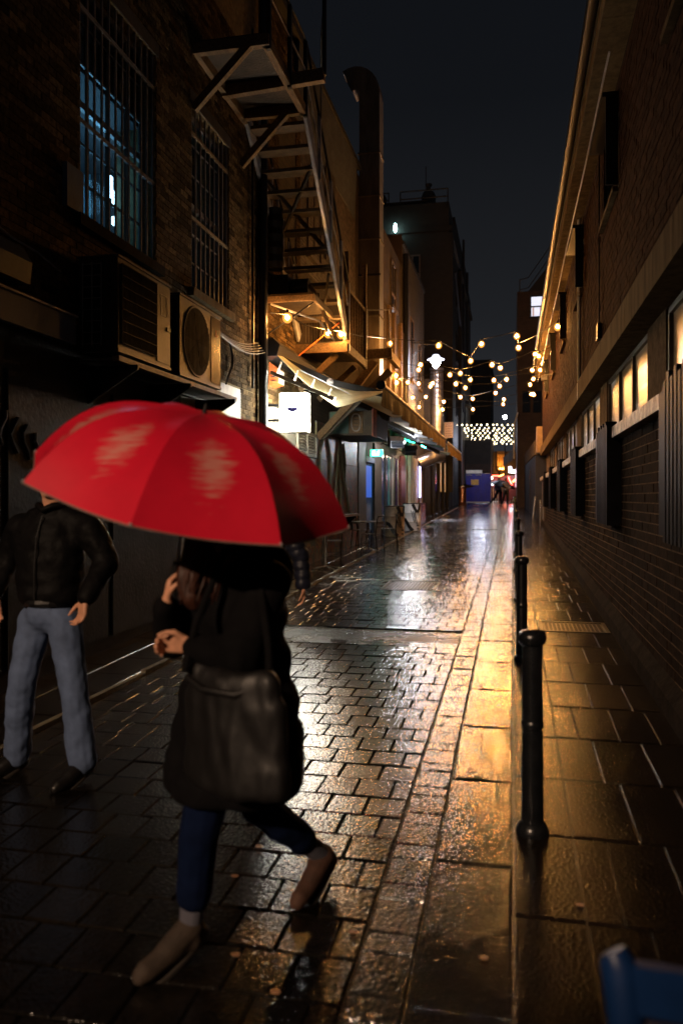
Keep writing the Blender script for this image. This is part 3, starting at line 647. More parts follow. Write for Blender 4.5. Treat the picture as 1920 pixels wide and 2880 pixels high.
for k in range(6):
    z_ = 2.59+.058*k; sub('slat', MB().prism([(XL+.005, 14.35, z_+.05), (XL+.045, 14.35, z_), (XL+.05, 14.35, z_+.008), (XL+.01, 14.35, z_+.058)], (0, 1.32, 0)), M['white'], lv)
panel('spray_painted_wall', 14.25, 20.2, 2.5, M['graf'], .03); panel('spray_painted_wall', 15.8, 20.2, 3.3, M['graf'], .028, 2.51)
g = MB()
for (pts, r_) in (([(16.0,2.6),(16.3,2.95),(16.7,3.0),(17.0,2.6),(17.0,2.0),(16.7,1.6),(16.3,1.7),(16.05,2.1),(16.0,2.6)], .035), ([(17.4,1.1),(17.6,2.2),(17.9,3.1),(18.3,2.3),(18.9,1.5),(19.2,.9)], .05), ([(17.9,3.1),(17.95,2.2),(18.1,1.2)], .03), ([(18.4,3.0),(18.6,2.5),(18.5,2.0),(18.9,1.9)], .03)):
    g.tube([(XL+.035, a, b) for a, b in pts], r_, 5)
part('spray_outline', g, mat('dull_spray_line', (.10,.095,.06), rough=.4, var=.3), LB)
panel('brown_pier', 20.2, 21.25, 3.3, M['timberd'], .06); panel('brown_pier', 22.65, 23.9, 3.3, M['timberd'], .06)
d_ = panel('blue_door', 21.3, 22.6, 2.7, M['deepblue'], .0); sub('door_pane', MB().box(XL+.001, XL+.006, 21.5, 22.4, 1.7, 2.6), M['bluelit'], d_); sub('door_head', MB().box(XL, XL+.06, 21.27, 22.63, 2.7, 2.85), M['bluegrey'], d_)
for i, (y0, y1, mm) in enumerate(((23.95,24.5,'deepblue'),(24.55,24.8,'dark'),(24.85,25.35,'deepblue'),(25.4,25.75,'teal'),(25.8,26.1,'dark'),(26.15,26.5,'mint'),(26.55,27.1,'dark'),(27.15,27.35,'purple'),(27.4,27.7,'mint'))):
    panel('door_leaf', y0, y1, 3.05, M[mm], .03+.02*(i % 2))
panel('tiled_pier', 27.8, 29.0, 3.2, M['maroon'], .12)
mb = MB().box(XL+.02, XL+.06, 23.9, 29, 3.06, 3.35); part('shop_lintel', mb, M['timberd'], LB)

# fire escape -------------------------------------------------------------
FE = thing('fire_escape', 'timber and steel fire escape stair hanging on the left wall', 'staircase', (-3.5, 12.5, 4.4))
xo, xi = -3.03, -3.95
pf = part('upper_landing', MB().box(-3.99, xo, 9.45, 11.25, 7.52, 7.58), M['timberd'], FE)
for a, b in (((-3.97, 9.45, 7.45), (-3.97, 11.4, 7.45)), ((xo, 9.4, 7.45), (xo, 11.3, 7.45)), ((-3.99, 9.42, 7.45), (xo+.05, 9.42, 7.45)), ((-3.99, 11.2, 7.45), (xo, 11.2, 7.45))):
    part('joist', MB().bar(a, b, .09, .14), M['timber'], FE)
part('cantilever_beam', MB().bar((-3.99, 10.45, 7.43), (-2.52, 10.45, 7.50), .10, .17), M['timber'], FE)
part('brace', MB().bar((-3.99, 9.40, 6.68), (-3.25, 9.40, 7.40), .08, .10), M['timber'], FE)
part('brace', MB().bar((-3.99, 11.2, 6.70), (-3.28, 11.2, 7.42), .08, .10), M['timber'], FE)
S0, S1 = Vector((0, 11.3, 7.62)), Vector((0, 14.35, 4.78))
n = 12
for X_ in (xo, xi): part('stringer', MB().bar((X_, S0.y, S0.z-.05), (X_, S1.y, S1.z-.05), .05, .24, up=(0,1,1)), M['steelg'], FE)
for k in range(1, n):
    p = S0+(S1-S0)*(k/n); part('tread', MB().box(xi+.03, xo-.03, p.y-.12, p.y+.13, p.z-.035, p.z+.02), M['tread'], FE)
def rail(pts, r=.022, m='black', name='handrail'): part(name, MB().tube(pts, r, 8), M[m], FE, smooth=True)
hr = .95
rail([(xo+.03, 9.4, 8.5), (xo+.03, 11.1, 8.5), (xo+.03, 11.35, 8.45), (xo+.03, 14.35, 5.72)]); rail([(xo+.03, 9.4, 8.05), (xo+.03, 11.2, 8.05), (xo+.03, 14.35, 5.25)], .016, 'steelg', 'mid_rail')
rail([(xi, 11.3, 8.5), (xi, 14.35, 5.72)], .02)
for y_, zb, zt in ((9.45,7.5,8.5),(10.4,7.5,8.5),(11.25,7.5,8.48),(12.1,6.9,7.78),(12.9,6.15,7.05),(13.7,5.4,6.3),(14.35,4.6,5.72)):
    part('post', MB().bar((xo+.03, y_, zb-.15), (xo+.03, y_, zt), .055), M['steelg'] if y_ > 11.5 else M['black'], FE)
part('tall_post', MB().bar((-2.52, 10.45, 7.5), (-2.52, 10.45, 8.6), .05), M['black'], FE)
rail([(-2.52, 10.45, 8.6), (-2.7, 11.0, 8.3), (xo+.03, 12.2, 7.7)], .015, 'black', 'stay')
for (a, b) in (((xi, 12.0, 6.9), (xo, 13.2, 5.85)), ((xo, 11.9, 7.0), (xi, 12.9, 6.0)), ((xi+.2, 13.6, 5.4), (xo, 14.3, 4.8)), ((xo-.1, 13.3, 5.6), (xo-.5, 14.3, 4.75))): part('cross_brace', MB().bar(a, b, .04, .06), M['timberd'], FE)
for k in range(7): part('baluster', MB().bar((xi+.02, 11.9+.33*k, 7.0-.31*k), (xi+.02, 11.9+.33*k, 7.0-.31*k+.85), .03), M['steelg'], FE)
part('lower_landing', MB().box(-3.99, xo, 14.3, 16.2, 4.56, 4.62), M['timberd'], FE)
part('landing_beam', MB().bar((-4.0, 14.28, 4.50), (xo+.03, 14.28, 4.50), .09, .17), M['timber'], FE)
part('landing_beam', MB().bar((xo, 14.33, 4.50), (xo, 16.2, 4.50), .08, .16), M['timber'], FE)
part('brace', MB().bar((-3.98, 14.5, 3.75), (-3.25, 14.5, 4.42), .09, .12), M['timber'], FE)
part('brace', MB().bar((-3.98, 16.0, 3.75), (-3.2, 16.0, 4.42), .09, .12), M['timber'], FE)
part('corner_post', MB().bar((xo, 14.34, 4.4), (xo, 14.34, 6.3), .10), M['timber'], FE); part('corner_post', MB().bar((xo, 16.15, 4.4), (xo, 16.15, 6.6), .09), M['timber'], FE)
for k in range(6): part('picket', MB().bar((xo-.02, 14.6+.26*k, 4.62), (xo-.02, 14.6+.26*k, 5.6), .05, .03), M['timber'], FE)
for k in range(7): part('back_slat', MB().bar((-3.9, 14.5+.22*k, 4.62), (-3.9, 14.5+.22*k, 5.7+.1*(k % 3)), .08, .03), M['timberd'], FE)
part('landing_rail', MB().bar((xo, 14.34, 5.62), (xo, 16.2, 5.62), .06), M['timber'], FE)
# machinery shelf with motor and pipes under the stair
MS = thing('extract_fan', 'black extract fan motor with bent pipes on a shelf below the stair', 'fan unit', (-3.6, 12.8, 5.2))
part('shelf', MB().box(-3.98, -3.15, 12.3, 13.6, 4.98, 5.03), M['timberd'], MS); part('shelf_rail', MB().bar((-3.15, 12.3, 4.95), (-3.15, 13.6, 4.95), .05, .10), M['timber'], MS)
part('shelf_rail', MB().bar((-3.98, 12.32, 4.95), (-3.12, 12.32, 4.95), .05, .10), M['timber'], MS)
part('housing', MB().box(-3.95, -3.65, 12.55, 13.1, 5.04, 5.42), M['black'], MS)
part('motor', MB().tube([(-3.64, 12.8, 5.24), (-3.34, 12.8, 5.24)], .16, 16), M['black'], MS, smooth=True)
part('flex_pipe', MB().tube([(-3.85, 12.5, 5.5+.11*k) for k in range(10)], [.13+.02*(k % 2) for k in range(10)], 14), M['black'], MS)
part('pipe', MB().tube([(-3.3, 12.6, 5.25), (-3.22, 12.7, 5.1), (-3.18, 13.0, 4.92), (-3.12, 13.6, 4.6)], .035, 8), M['timber'], MS)
part('conduit', MB().tube([(-3.9, 12.4, 4.9), (-3.5, 12.45, 4.75), (-3.2, 12.9, 4.7), (-3.1, 13.6, 4.5)], .018, 6), M['palegrey'], MS)
part('stay_rod', MB().tube([(-3.99, 12.2, 4.3), (-3.15, 12.5, 4.95)], .014, 6), M['black'], MS)
part('stay_rod', MB().tube([(-3.9, 13.5, 4.1), (-3.1, 14.0, 4.9)], .014, 6), M['orange'], MS)

# ducts -------------------------------------------------------------------
DU = thing('exhaust_duct', 'tall square exhaust duct with cowl rising above the left roofs', 'duct', (-3.6, 20.8, 4))
DX0, DX1, DY0, DY1 = -4.0, -3.45, 20.55, 21.15
zs = [4.6, 6.55, 8.6, 9.75, 10.9, 12.5]
for a, b in zip(zs, zs[1:]):
    s_ = part('duct_section', MB().box(DX0, DX1-.004, DY0, DY1, a+.02, b-.005), M['duct'], DU)
    sub('flange', MB().box(DX0-.03, DX1+.02, DY0-.03, DY1+.03, a-.02, a+.02), M['duct'], s_)
    sub('lit_face', MB().box(DX1-.004, DX1+.004, DY0, DY1, a+.02, b-.005), M['duct_lit'], s_)  # bluish light on the lane side put into a paler sheet colour
# cowl curving towards the left and open at its end
ck = []
for k in range(9):
    a_ = math.radians(k*14.5); ck.append((a_, ))
mb = MB(); cx, cz, Ri, Ro = DX0-.12, 12.5, .12, .12+(DX1-DX0)
for k in range(9):
    a_ = math.radians(k*15); q = [(cx+Ri*math.cos(a_), DY0, cz+Ri*math.sin(a_)), (cx+Ro*math.cos(a_), DY0, cz+Ro*1.12*math.sin(a_))]
    mb.v += [q[0], q[1], (q[0][0], DY1, q[0][2]), (q[1][0], DY1, q[1][2])]
    if k:
        o_ = 4*(k-1); mb.f += [(o_, o_+1, o_+5, o_+4), (o_+2, o_+6, o_+7, o_+3), (o_, o_+4, o_+6, o_+2), (o_+1, o_+3, o_+7, o_+5)]
part('cowl', mb, M['duct'], DU)
for z_ in (5.5, 7.6): part('wall_strap', MB().box(XL-.02, DX1+.03, DY0-.06, DY0-.02, z_, z_+.05), M['black'], DU)
t = thing('timber_bracket', 'braced timber bracket under the tall square duct', 'bracket', (-3.4, 19.5, 5.0))
part('shelf_beam', MB().bar((-3.98, 19.0, 5.2), (-2.88, 19.0, 5.25), .14, .22), M['timber'], t); part('shelf_beam', MB().bar((-2.95, 19.07, 5.2), (-2.95, 20.5, 5.2), .12, .2), M['timber'], t)
part('brace', MB().bar((-3.98, 19.0, 4.2), (-3.3, 19.0, 5.05), .12, .18), M['timber'], t); part('brace', MB().bar((-3.98, 20.2, 4.2), (-3.1, 20.2, 5.0), .12, .18), M['timberd'], t)
part('rail', MB().tube([(-2.95, 19.0, 5.35), (-2.95, 19.0, 6.3), (-3.9, 19.0, 6.35)], .02, 6), M['steelg'], t); part('rail', MB().tube([(-3.5, 19.0, 5.35), (-3.5, 19.0, 6.3)], .02, 6), M['steelg'], t)

# ---------------------------------------------------------------- further left buildings
LC = thing('gabled_brick_building', 'pale painted brick building behind the lantern with orange lit window reveals', 'building', (XL, 32, G(32)))
part('wall', MB().box(XL-8, XL, 29.0, 36.2, -.3, 11.15), M['brickC'], LC)
part('end_wall', MB().box(XL-8, XL-.02, 28.96, 29.0, -.3, 11.5), M['brickor'], LC)
part('parapet', MB().box(XL-8, XL+.05, 29.0, 36.25, 11.15, 11.3), M['dark'], LC)
part('rainwater_pipe', MB().tube([(XL+.1, 29.1, 3.4), (XL+.1, 29.1, 10.8)], .11, 10), M['black'], LC, smooth=True)
for y_, z0, z1 in ((31.3, 6.5, 8.9), (33.9, 6.5, 8.4), (26.2, 6.2, 8.6)):
    wf = part('window', MB().box(XL+.0, XL+.03, y_-.06, y_, z0, z1).box(XL, XL+.03, y_+.9, y_+.96, z0, z1).box(XL, XL+.03, y_, y_+.9, z1, z1+.08).box(XL, XL+.10, y_-.06, y_+.96, z0-.12, z0), M['timber'], LC)
    sub('pane', MB().box(XL+.002, XL+.008, y_, y_+.9, z0, z1), M['glass'], wf)
part('side_wall', MB().box(XL-.05, XL+.06, 24.2, 28.95, 3.4, 7.8), M['brickor'], LC)
for y0 in (24.9, 26.0, 27.6): part('timber_upright', MB().box(XL+.06, XL+.16, y0, y0+.22, 3.5, 7.9), M['timber'], LC)
panelsC = ((29.05,29.4,3.4,'white',.1),(29.45,30.3,2.95,'orangep',.03),(30.35,31.2,3.5,'white',.14),(31.25,31.7,3.0,'orangep',.02),(31.75,32.8,3.3,'white',.12),(32.9,34.4,3.1,'dark',.02),(34.45,34.8,3.3,'palegrey',.1),(34.85,36.1,3.1,'timberd',.03))
for y0, y1, z1, mm, xx in panelsC: part('pillar' if mm == 'white' else 'front_panel', MB().box(XL-.01, XL+xx, y0, y1, G(y0)-.05, z1), M[mm], LC)
part('upper_board', MB().box(XL, XL+.08, 29.05, 31.5, 3.52, 4.2), M['white'], LC)
part('tiled_base', MB().box(XL, XL+.16, 32.9, 36.0, .5, 1.45), M['purple'], LC)
part('shop_door', MB().box(XL+.02, XL+.05, 33.0, 34.2, 1.5, 3.0), M['deepblue'], LC)
LD = thing('tall_dark_building', 'tall dark building with rooftop tanks and railings beyond the lantern', 'building', (-5, 50, G(50)))
part('wall', MB().box(-14, -3.62, 46, 70, -.3, 19.0), M['brickfar'], LD)
part('upper_block', MB().box(-8.2, -4.9, 46.4, 50, 19.0, 19.35), M['brickfar'], LD)
part('base_wall', MB().box(XL-1, -3.72, 36.3, 46, -.3, 7.2), M['brickfar'], LD)
for k in range(4):
    for r_ in range(3):
        z0 = 7.0+3.6*r_; y_ = 47.5+4.2*k
        wf = part('window', MB().box(-3.62, -3.56, y_, y_+1.5, z0, z0+2.0), M['dark'], LD); sub('pane', MB().box(-3.56, -3.55, y_+.1, y_+1.4, z0+.1, z0+1.9), M['glass'], wf)
wf = part('window', MB().box(-6.6, -5.3, 45.95, 46.0, 12.6, 16.0), M['bars'], LD)
for i in range(3):
    for j in range(3): sub('pane', MB().box(-6.55+.42*i, -6.2+.42*i, 45.93, 45.95, 12.7+1.1*j, 13.7+1.1*j), M['glass'], wf)
for k in range(6):
    y_ = 37.6+2.6*k
    part('front_bay', MB().box(-3.72, -3.66, y_, y_+1.3, 2.0, 3.6), M['lit_warm'] if k in (1, 2, 3, 5) else M['glass'], LD)
    part('bay_post', MB().box(-3.72, -3.60, y_-.25, y_-.05, .9, 4.0), M['dark'], LD)
for x0, x1 in ((-8.3, -7.2), (-6.5, -3.7)):
    for z_ in (19.4, 19.85): part('roof_rail', MB().tube([(x0, 46.2, z_), (x1, 46.2, z_)], .04, 6), M['tankgrey'], LD)
    for x_ in (x0, x1): part('rail_post', MB().tube([(x_, 46.2, 19), (x_, 46.2, 19.85)], .04, 6), M['tankgrey'], LD)
part('roof_tank', MB().lathe([(.42,0),(.43,.9),(.34,1.1),(.15,1.15)], (-7.9, 47.2, 19), 16), M['tankgrey'], LD, smooth=True)
part('roof_tank', MB().lathe([(.42,0),(.43,.9),(.34,1.15),(.13,1.25),(.12,1.5),(.20,1.55),(.20,1.66)], (-4.95, 47.4, 19), 16), M['tankgrey'], LD, smooth=True)
part('aerial', MB().tube([(-5.1, 47.3, 20), (-5.1, 47.3, 21.7)], .03, 6), M['tankgrey'], LD)
part('waste_pipe', MB().tube([(-3.55, 50, 16), (-3.5, 54, 13.5), (-3.5, 58, 8)], .1, 8), M['tankgrey'], LD)
part('roof_lamp', MB().ball((PY(1111, 641, 45.6)), (.10,.08,.28)), M['cyan'], LD)
part('lamp_wall', MB().box(-9.2, -7.5, 45.9, 45.99, 14.9, 19.6), M['slatebrick'], LD)
part('roof_step', MB().box(-9, -3.7, 52, 66, 19.0, 20.2), M['brickfar'], LD); part('cornice', MB().box(-14, -3.45, 45.9, 70, 17.3, 17.6), M['brickfar'], LD); part('ledge', MB().box(-5, -3.3, 62, 70, 9.0, 9.3), M['brickfar'], LD)
for y_ in (58, 63): part('vent_pipe', MB().tube([(-3.5, y_, 12), (-3.5, y_, 20.6 if y_ < 60 else 19.6)], .10, 6), M['tankgrey'], LD)
part('front_pier', MB().box(-3.62, -3.40, 46.0, 46.8, 2, 17.2), M['brickfar'], LD); part('front_pier', MB().box(-3.62, -3.40, 54.0, 54.8, 2, 17.2), M['brickfar'], LD)
LE = thing('far_slab_building', 'distant dark slab block closing the street behind the string lights', 'building', (-2.6, 80, G(80)))
part('wall', MB().box(-6, -2.2, 82, 95, 0, 15.6), M['brickfar'], LE); part('roof', MB().box(-6.1, -2.1, 81.9, 95.1, 15.6, 15.9), M['dark'], LE)

# ---------------------------------------------------------------- right-hand background
RT = thing('brick_tower', 'dark brick tower behind the right building with one lit sash window', 'building', (3, 40, G(40)))
part('wall', MB().box(.27, 7, 47, 60, 0, 13.75), M['brickor'], RT)
part('roof_slope', MB().prism([(.9, 47, 13.76), (7, 47, 13.76), (7, 47, 16.9), (2.3, 47, 15.5)], (0, 12, 0)), M['dark'], RT)
q0, q1 = PY(1493, 836, 47), PY(1532, 889, 47); zm = (q0.z+q1.z)/2
wf = part('sash_window', MB().box(q0.x-.07, q0.x, 46.93, 47, q1.z, q0.z).box(q1.x, q1.x+.07, 46.93, 47, q1.z, q0.z).box(q0.x-.07, q1.x+.07, 46.93, 47, q0.z, q0.z+.07).box(q0.x-.07, q1.x+.07, 46.93, 47, zm-.04, zm+.04).box(q0.x-.12, q1.x+.12, 46.88, 47, q1.z-.09, q1.z), M['black'], RT)
sub('pane', MB().box(q0.x, q1.x, 46.96, 46.98, zm+.04, q0.z), M['lit_window'], wf); sub('pane', MB().box(q0.x, q1.x, 46.96, 46.98, q1.z, zm-.04), M['lit_window'], wf)
sub('curtain', MB().box(q0.x+.06, q0.x+.16, 46.95, 46.96, q1.z+.02, zm-.05).box(q1.x-.3, q1.x-.2, 46.95, 46.96, q1.z+.02, zm-.05), emit('faded_curtain', (.5,.3,.25), .9), wf)
for z_ in (13.9, 14.5): part('roof_rail', MB().tube([(.4, 47.2, z_), (.9, 47.2, z_+.1), (2.4, 47.2, z_+2.2)], .03, 5), M['tankgrey'], RT)
part('rail_post', MB().tube([(.42, 47.2, 13.7), (.42, 47.2, 14.5)], .03, 5), M['tankgrey'], RT)
for k, (u0, u1) in enumerate(((1468, 1490), (1498, 1520))):
    a_, b_ = PY(u0, 1100, 46.9), PY(u1, 1160, 46.9); part('dark_window', MB().box(a_.x, b_.x, 46.92, 47, b_.z, a_.z), M['glass'], RT)
RL = thing('low_painted_building', 'low blue black painted brick building with pale parapet beyond the right building', 'building', (1.5, 40, G(40)))
mb = MB().prism([(.98, 35, -.2), (.50, 55, -.2), (4, 55, -.2), (4, 35, -.2)], (0, 0, 3.75)); part('wall', mb, brickmat('blue_black_brick', (.025,.03,.055), (.02,.024,.045), (.015,.017,.03)), RL)
mb = MB().prism([(.95, 34.97, 3.56), (.47, 55, 3.56), (.62, 55, 3.56), (1.10, 34.97, 3.56)], (0, 0, .62)); part('parapet', mb, M['conc'], RL)
part('doorway', MB().prism([(.86, 39.4, .8), (.82, 41.0, .8), (.86, 41.0, .8), (.90, 39.4, .8)], (0, 0, 2.3)), M['ink'], RL)
part('stair_well', MB().box(1.0, 1.9, 34.0, 34.9, 3.6, 4.7), mat('ochre_panel', (.35,.22,.10), rough=.6, var=.2), RL)
for k in range(4): part('rail', MB().tube([(1.0, 34.1, 3.7+.22*k), (1.9, 34.1, 3.7+.22*k)], .02, 5), M['white'], RL)
t = thing('gable_pipe', 'thin pale pipe and bracket standing up the tower corner', 'pipe', (.2, 46.5, 2)); part('pipe', MB().tube([PY(1455, 1160, 46.5), PY(1446, 1190, 46.5), PY(1444, 1290, 46.5)], .045, 6), M['white'], t); part('bracket', MB().tube([PY(1455, 1160, 46.5), PY(1462, 1165, 46.8)], .02, 5), M['black'], t)
# leaning stainless posts
t = thing('steel_post', 'upright stainless steel post by the far end of the right wall', 'post', (.98, 28.8, G(28.8)), 'steel posts on the footpath')
part('shaft', MB().tube([(0,0,0),(0,0,.92)], .045, 12), M['stain'], t, True, True); part('cap', MB().ball((0,0,.92), (.045,.045,.02)), M['stain'], t, True)
t2 = copy_thing(t, (.86, 34.4, G(34.4)), 'leaning stainless steel post farther back by the dark painted wall'); t2.rotation_euler = (0, math.radians(6), 0)

# ---------------------------------------------------------------- bollards
def make_bollard():
    t = thing('bollard', 'nearest black iron bollard at the footpath edge', 'bollard', (.093, 3.86, G(3.86)), 'black bollards along the footpath')
    part('shaft', MB().lathe([(.052,.0),(.051,.35),(.050,.36),(.048,.90)], n=20), M['bollard'], t, True, True)
    part('base_collar', MB().lathe([(.078,0),(.078,.02),(.068,.045),(.053,.06)], n=20), M['bollard'], t, True, True)
    part('ring', MB().lathe([(.050,.50),(.054,.51),(.054,.53),(.050,.54)], n=20), M['bollard'], t, True, True)
    part('cap', MB().lathe([(.048,.90),(.062,.912),(.067,.930),(.067,.950),(.056,.968),(.02,.978)], n=20), M['bollard'], t, True, True)
    return t
bol = make_bollard()
names = ['second', 'third', 'fourth', 'fifth', 'sixth', 'seventh', 'eighth', 'ninth']
for k in range(8):
    y_ = 3.86+3.62*(k+1); copy_thing(bol, (.085, y_, G(y_)), f'{names[k]} black iron bollard counted from the camera along the footpath')

# ---------------------------------------------------------------- lightbox sign and small wall things
def text(name, s, size, loc, rot, m, parent, ext=.003):
    cu = bpy.data.curves.new(name, 'FONT'); cu.body = s; cu.size = size; cu.align_x = 'CENTER'; cu.align_y = 'CENTER'; cu.extrude = ext; cu.resolution_u = 2
    o = bpy.data.objects.new(name, cu); C.objects.link(o); dg = bpy.context.evaluated_depsgraph_get(); me = bpy.data.meshes.new_from_object(o.evaluated_get(dg)); bpy.data.objects.remove(o)
    T = Matrix.Translation(loc)@Euler(rot).to_matrix().to_4x4(); me.transform(T); me.materials.clear(); return link(name, me, m, parent)
SGN = thing('lightbox_sign', 'glowing white square lightbox sign with a dark blue smile', 'sign', (-3.47, 12.3, 2.76))
sx0, sx1, sz0, sz1, sy0, sy1 = -3.71, -3.24, 2.76, 3.40, 12.25, 12.44
part('front_face', MB().box(sx0+.012, sx1-.012, sy0-.004, sy0, sz0+.012, sz1-.012), M['sign'], SGN)
part('back_face', MB().box(sx0+.012, sx1-.012, sy1, sy1+.004, sz0+.012, sz1-.012), M['signside'], SGN)
part('side_face', MB().box(sx1-.004, sx1, sy0+.014, sy1-.014, sz0+.012, sz1-.012), M['signside'], SGN)
part('side_face', MB().box(sx0-.004, sx0-.001, sy0+.014, sy1-.014, sz0+.012, sz1-.012), M['signside'], SGN)
part('top_face', MB().box(sx0+.012, sx1-.016, sy0+.014, sy1-.014, sz1+.001, sz1+.004), M['signside'], SGN)
part('body', MB().box(sx0, sx1-.005, sy0, sy1, sz0, sz1), M['white'], SGN)
fr = MB()
for z_ in (sz0, sz1-.010): fr.box(sx0, sx1, sy0-.008, sy0-.0045, z_, z_+.010)
for x_ in (sx0, sx1-.010): fr.box(x_, x_+.010, sy0-.008, sy0-.0045, sz0+.010, sz1-.010)
part('frame', fr, mat('bronze_trim', (.28,.19,.07), rough=.4, metal=.4, var=.2), SGN)
cx, cz = (sx0+sx1)/2-.012, 3.165
sm = [(cx-.100, sy0-.0065, cz)]+[(cx+.100*math.cos(math.pi+math.pi*k/14), sy0-.0065, cz+.075*math.sin(math.pi+math.pi*k/14)) for k in range(1, 14)]+[(cx+.100, sy0-.0065, cz)]
M['navy'] = mat('navy_print', (.012,.008,.09), rough=.6, var=.05)
M['faint'] = emit('faint_print', (.50,.48,.56), 1.0, (.3,.3,.3)); M['lilac'] = emit('lilac_print', (.42,.40,.85), 1.0, (.2,.2,.4))
part('smile', MB().prism(sm, (0, .002, 0)), M['navy'], SGN)
for x_ in (-.055, .065): part('closed_eye', MB().tube([(cx+x_-.022, sy0-.006, cz+.048-.006*(x_ > 0)), (cx+x_, sy0-.006, cz+.055), (cx+x_+.022, sy0-.006, cz+.048+.006*(x_ < 0))], .0022, 5), M['lilac'], SGN)
text('lettering', 'SPICE', .058, (cx+.06, sy0-.0055, 2.86), (math.pi/2, 0, 0), M['faint'], SGN, .001)
text('lettering', 'HONEY', .050, (cx-.02, sy0-.0055, 3.335), (math.pi/2, 0, 0), M['faint'], SGN, .001)
part('round_mark', MB().tube([(cx-.13+.02*math.cos(a), sy0-.0055, 2.825+.02*math.sin(a)) for a in np.linspace(0, 6.28, 13)], .002, 4), M['faint'], SGN)
for z_ in (3.21, 2.965): part('bracket_arm', MB().box(XL, sx0, 12.30, 12.36, z_-.022, z_+.022), M['black'], SGN)
t = thing('wall_heater', 'orange slotted metal box on the brickwork left of the lightbox', 'wall box', (XL, 12.75, 3.55))
part('casing', MB().prism([(XL, 12.62, 3.58), (XL+.16, 12.62, 3.62), (XL+.16, 12.62, 3.86), (XL, 12.62, 3.98)], (0, .34, 0)), M['orange'], t)
for k in range(3): part('slot', MB().box(XL+.03, XL+.13, 12.612, 12.619, 3.66+.065*k, 3.675+.065*k), M['ink'], t)
part('pale_side', MB().box(XL+.161, XL+.166, 12.63, 12.95, 3.63, 3.85), M['white'], t)
# projecting painted box with oval plaque
t = thing('projecting_box', 'painted timber box with oval plaque jutting over the shops under the awning', 'sign box', (-3.5, 17.5, 3.1))
part('casing', MB().box(-3.99, -3.02, 17, 19.2, 3.08, 3.62), M['timberd'], t); part('blue_front', MB().box(-3.97, -3.55, 16.985, 17.0, 3.12, 3.60), mat('blue_green_mural', (.03,.11,.17), rough=.5, var=.3, scale=4, col2=(.05,.13,.07)), t)
part('plaque', MB().box(-3.53, -3.22, 16.97, 17.0, 3.12, 3.60), M['timber'], t)
ov = [(-3.375+.10*math.cos(a)*abs(math.cos(a))**-.3 if abs(math.cos(a)) > .01 else -3.375, 16.96, 3.36+.19*math.sin(a)) for a in np.linspace(0, 2*math.pi, 25)]
part('oval_rim', MB().tube(ov, .014, 6), M['steelg'], t); part('red_end', MB().box(-3.02, -3.0, 17.0, 17.5, 3.05, 3.68), mat('painted_red_board', (.40,.06,.03), rough=.5, var=.5, scale=9), t)
for z_ in (3.25, 3.33, 3.41, 3.49): part('plaque_slot', MB().box(-3.43, -3.32, 16.962, 16.969, z_, z_+.02), M['ink'], t)
EX = thing('exit_sign', 'small green lit exit sign above the blue door', 'sign', (XL+.3, 21.9, 2.9))
part('case', MB().box(XL+.06, XL+.42, 21.9, 21.96, 2.86, 3.06), M['exit'], EX)
fg = MB().tube([(XL+.30, 21.893, 2.90), (XL+.27, 21.893, 2.96), (XL+.30, 21.893, 3.0)], .012, 5).ball((XL+.31, 21.893, 3.03), .015, 6, 5).tube([(XL+.27, 21.893, 2.96), (XL+.23, 21.893, 2.90)], .012, 5).tube([(XL+.33, 21.893, 2.98), (XL+.26, 21.893, 3.0)], .009, 5).box(XL+.12, XL+.20, 21.89, 21.898, 2.89, 3.03)
part('running_figure', fg, M['exitw'], EX)
GL = thing('green_light_bar', 'short green led bars glowing under the awning roof', 'light', (-3.5, 25, 3.5))
for k in range(3): part('tube', MB().bar((-3.55+.1*k, 25+.5*k, 3.62-.03*k), (-3.45+.1*k, 25.5+.5*k, 3.62-.03*k), .035), M['green'], GL)
part('tube', MB().bar((-3.25, 28.6, 3.6), (-3.2, 29.6, 3.58), .03), emit('green_shop_tube', (.03,.8,.42), 50), GL); part('white_lamp', MB().ball((-3.3, 24.2, 3.42), .05), M['neonw'], GL); lamp('white_lamp_light', 'POINT', (-3.0, 23.2, 3.25), 120, (.88,.92,1), .08, GL)
part('cable', MB().tube([(-3.6, 25, 3.65), (-3.2, 26.6, 3.62)], .01, 4), M['black'], GL)
def flood(label, p, yaw):
    t = thing('floodlight', label, 'floodlight', p, 'unlit floodlights under the awning', yaw)
    part('housing', MB().prism([(-.22,-.15,-.1),(.22,-.15,-.1),(.22,-.15,.12),(-.22,-.15,.12)], (0,.28,.1)), M['black'], t, True)
    part('shade', MB().prism([(-.24,-.2,.12),(.24,-.2,.12),(.24,-.12,.26),(-.24,-.12,.26)], (0,.3,.02)), M['black'], t, True)
    part('glass', MB().box(-.19,.19,-.165,-.152,-.08,.10), M['glass'], t, True); part('arm', MB().bar((0,.1,.1),(-.3,.35,.35), .04), M['black'], t, True)
flood('tilted black floodlight on the wall nearer the lightbox', PX(1112, 1252, -3.55), .5)
flood('tilted black floodlight above the orange doorway beside the pillars', PX(1150, 1274, -3.55), .5)
t = thing('silver_duct', 'shiny round silver duct elbow below the far end of the awning', 'duct', (-3.4, 34.5, 3.3))
part('pipe', MB().tube([(-3.95, 34.0, 3.2), (-3.6, 34.1, 3.35), (-3.3, 34.5, 3.5), (-3.2, 35.3, 3.52)], .28, 18), M['galv'], t, smooth=True); part('rim', MB().tube([(-3.98, 33.98, 3.19), (-3.9, 34.0, 3.22)], .31, 18), M['galv'], t)
t = thing('spiral_duct', 'tall silver spiral duct standing against the wall below the lantern', 'duct', (-3.45, 36.6, 5))
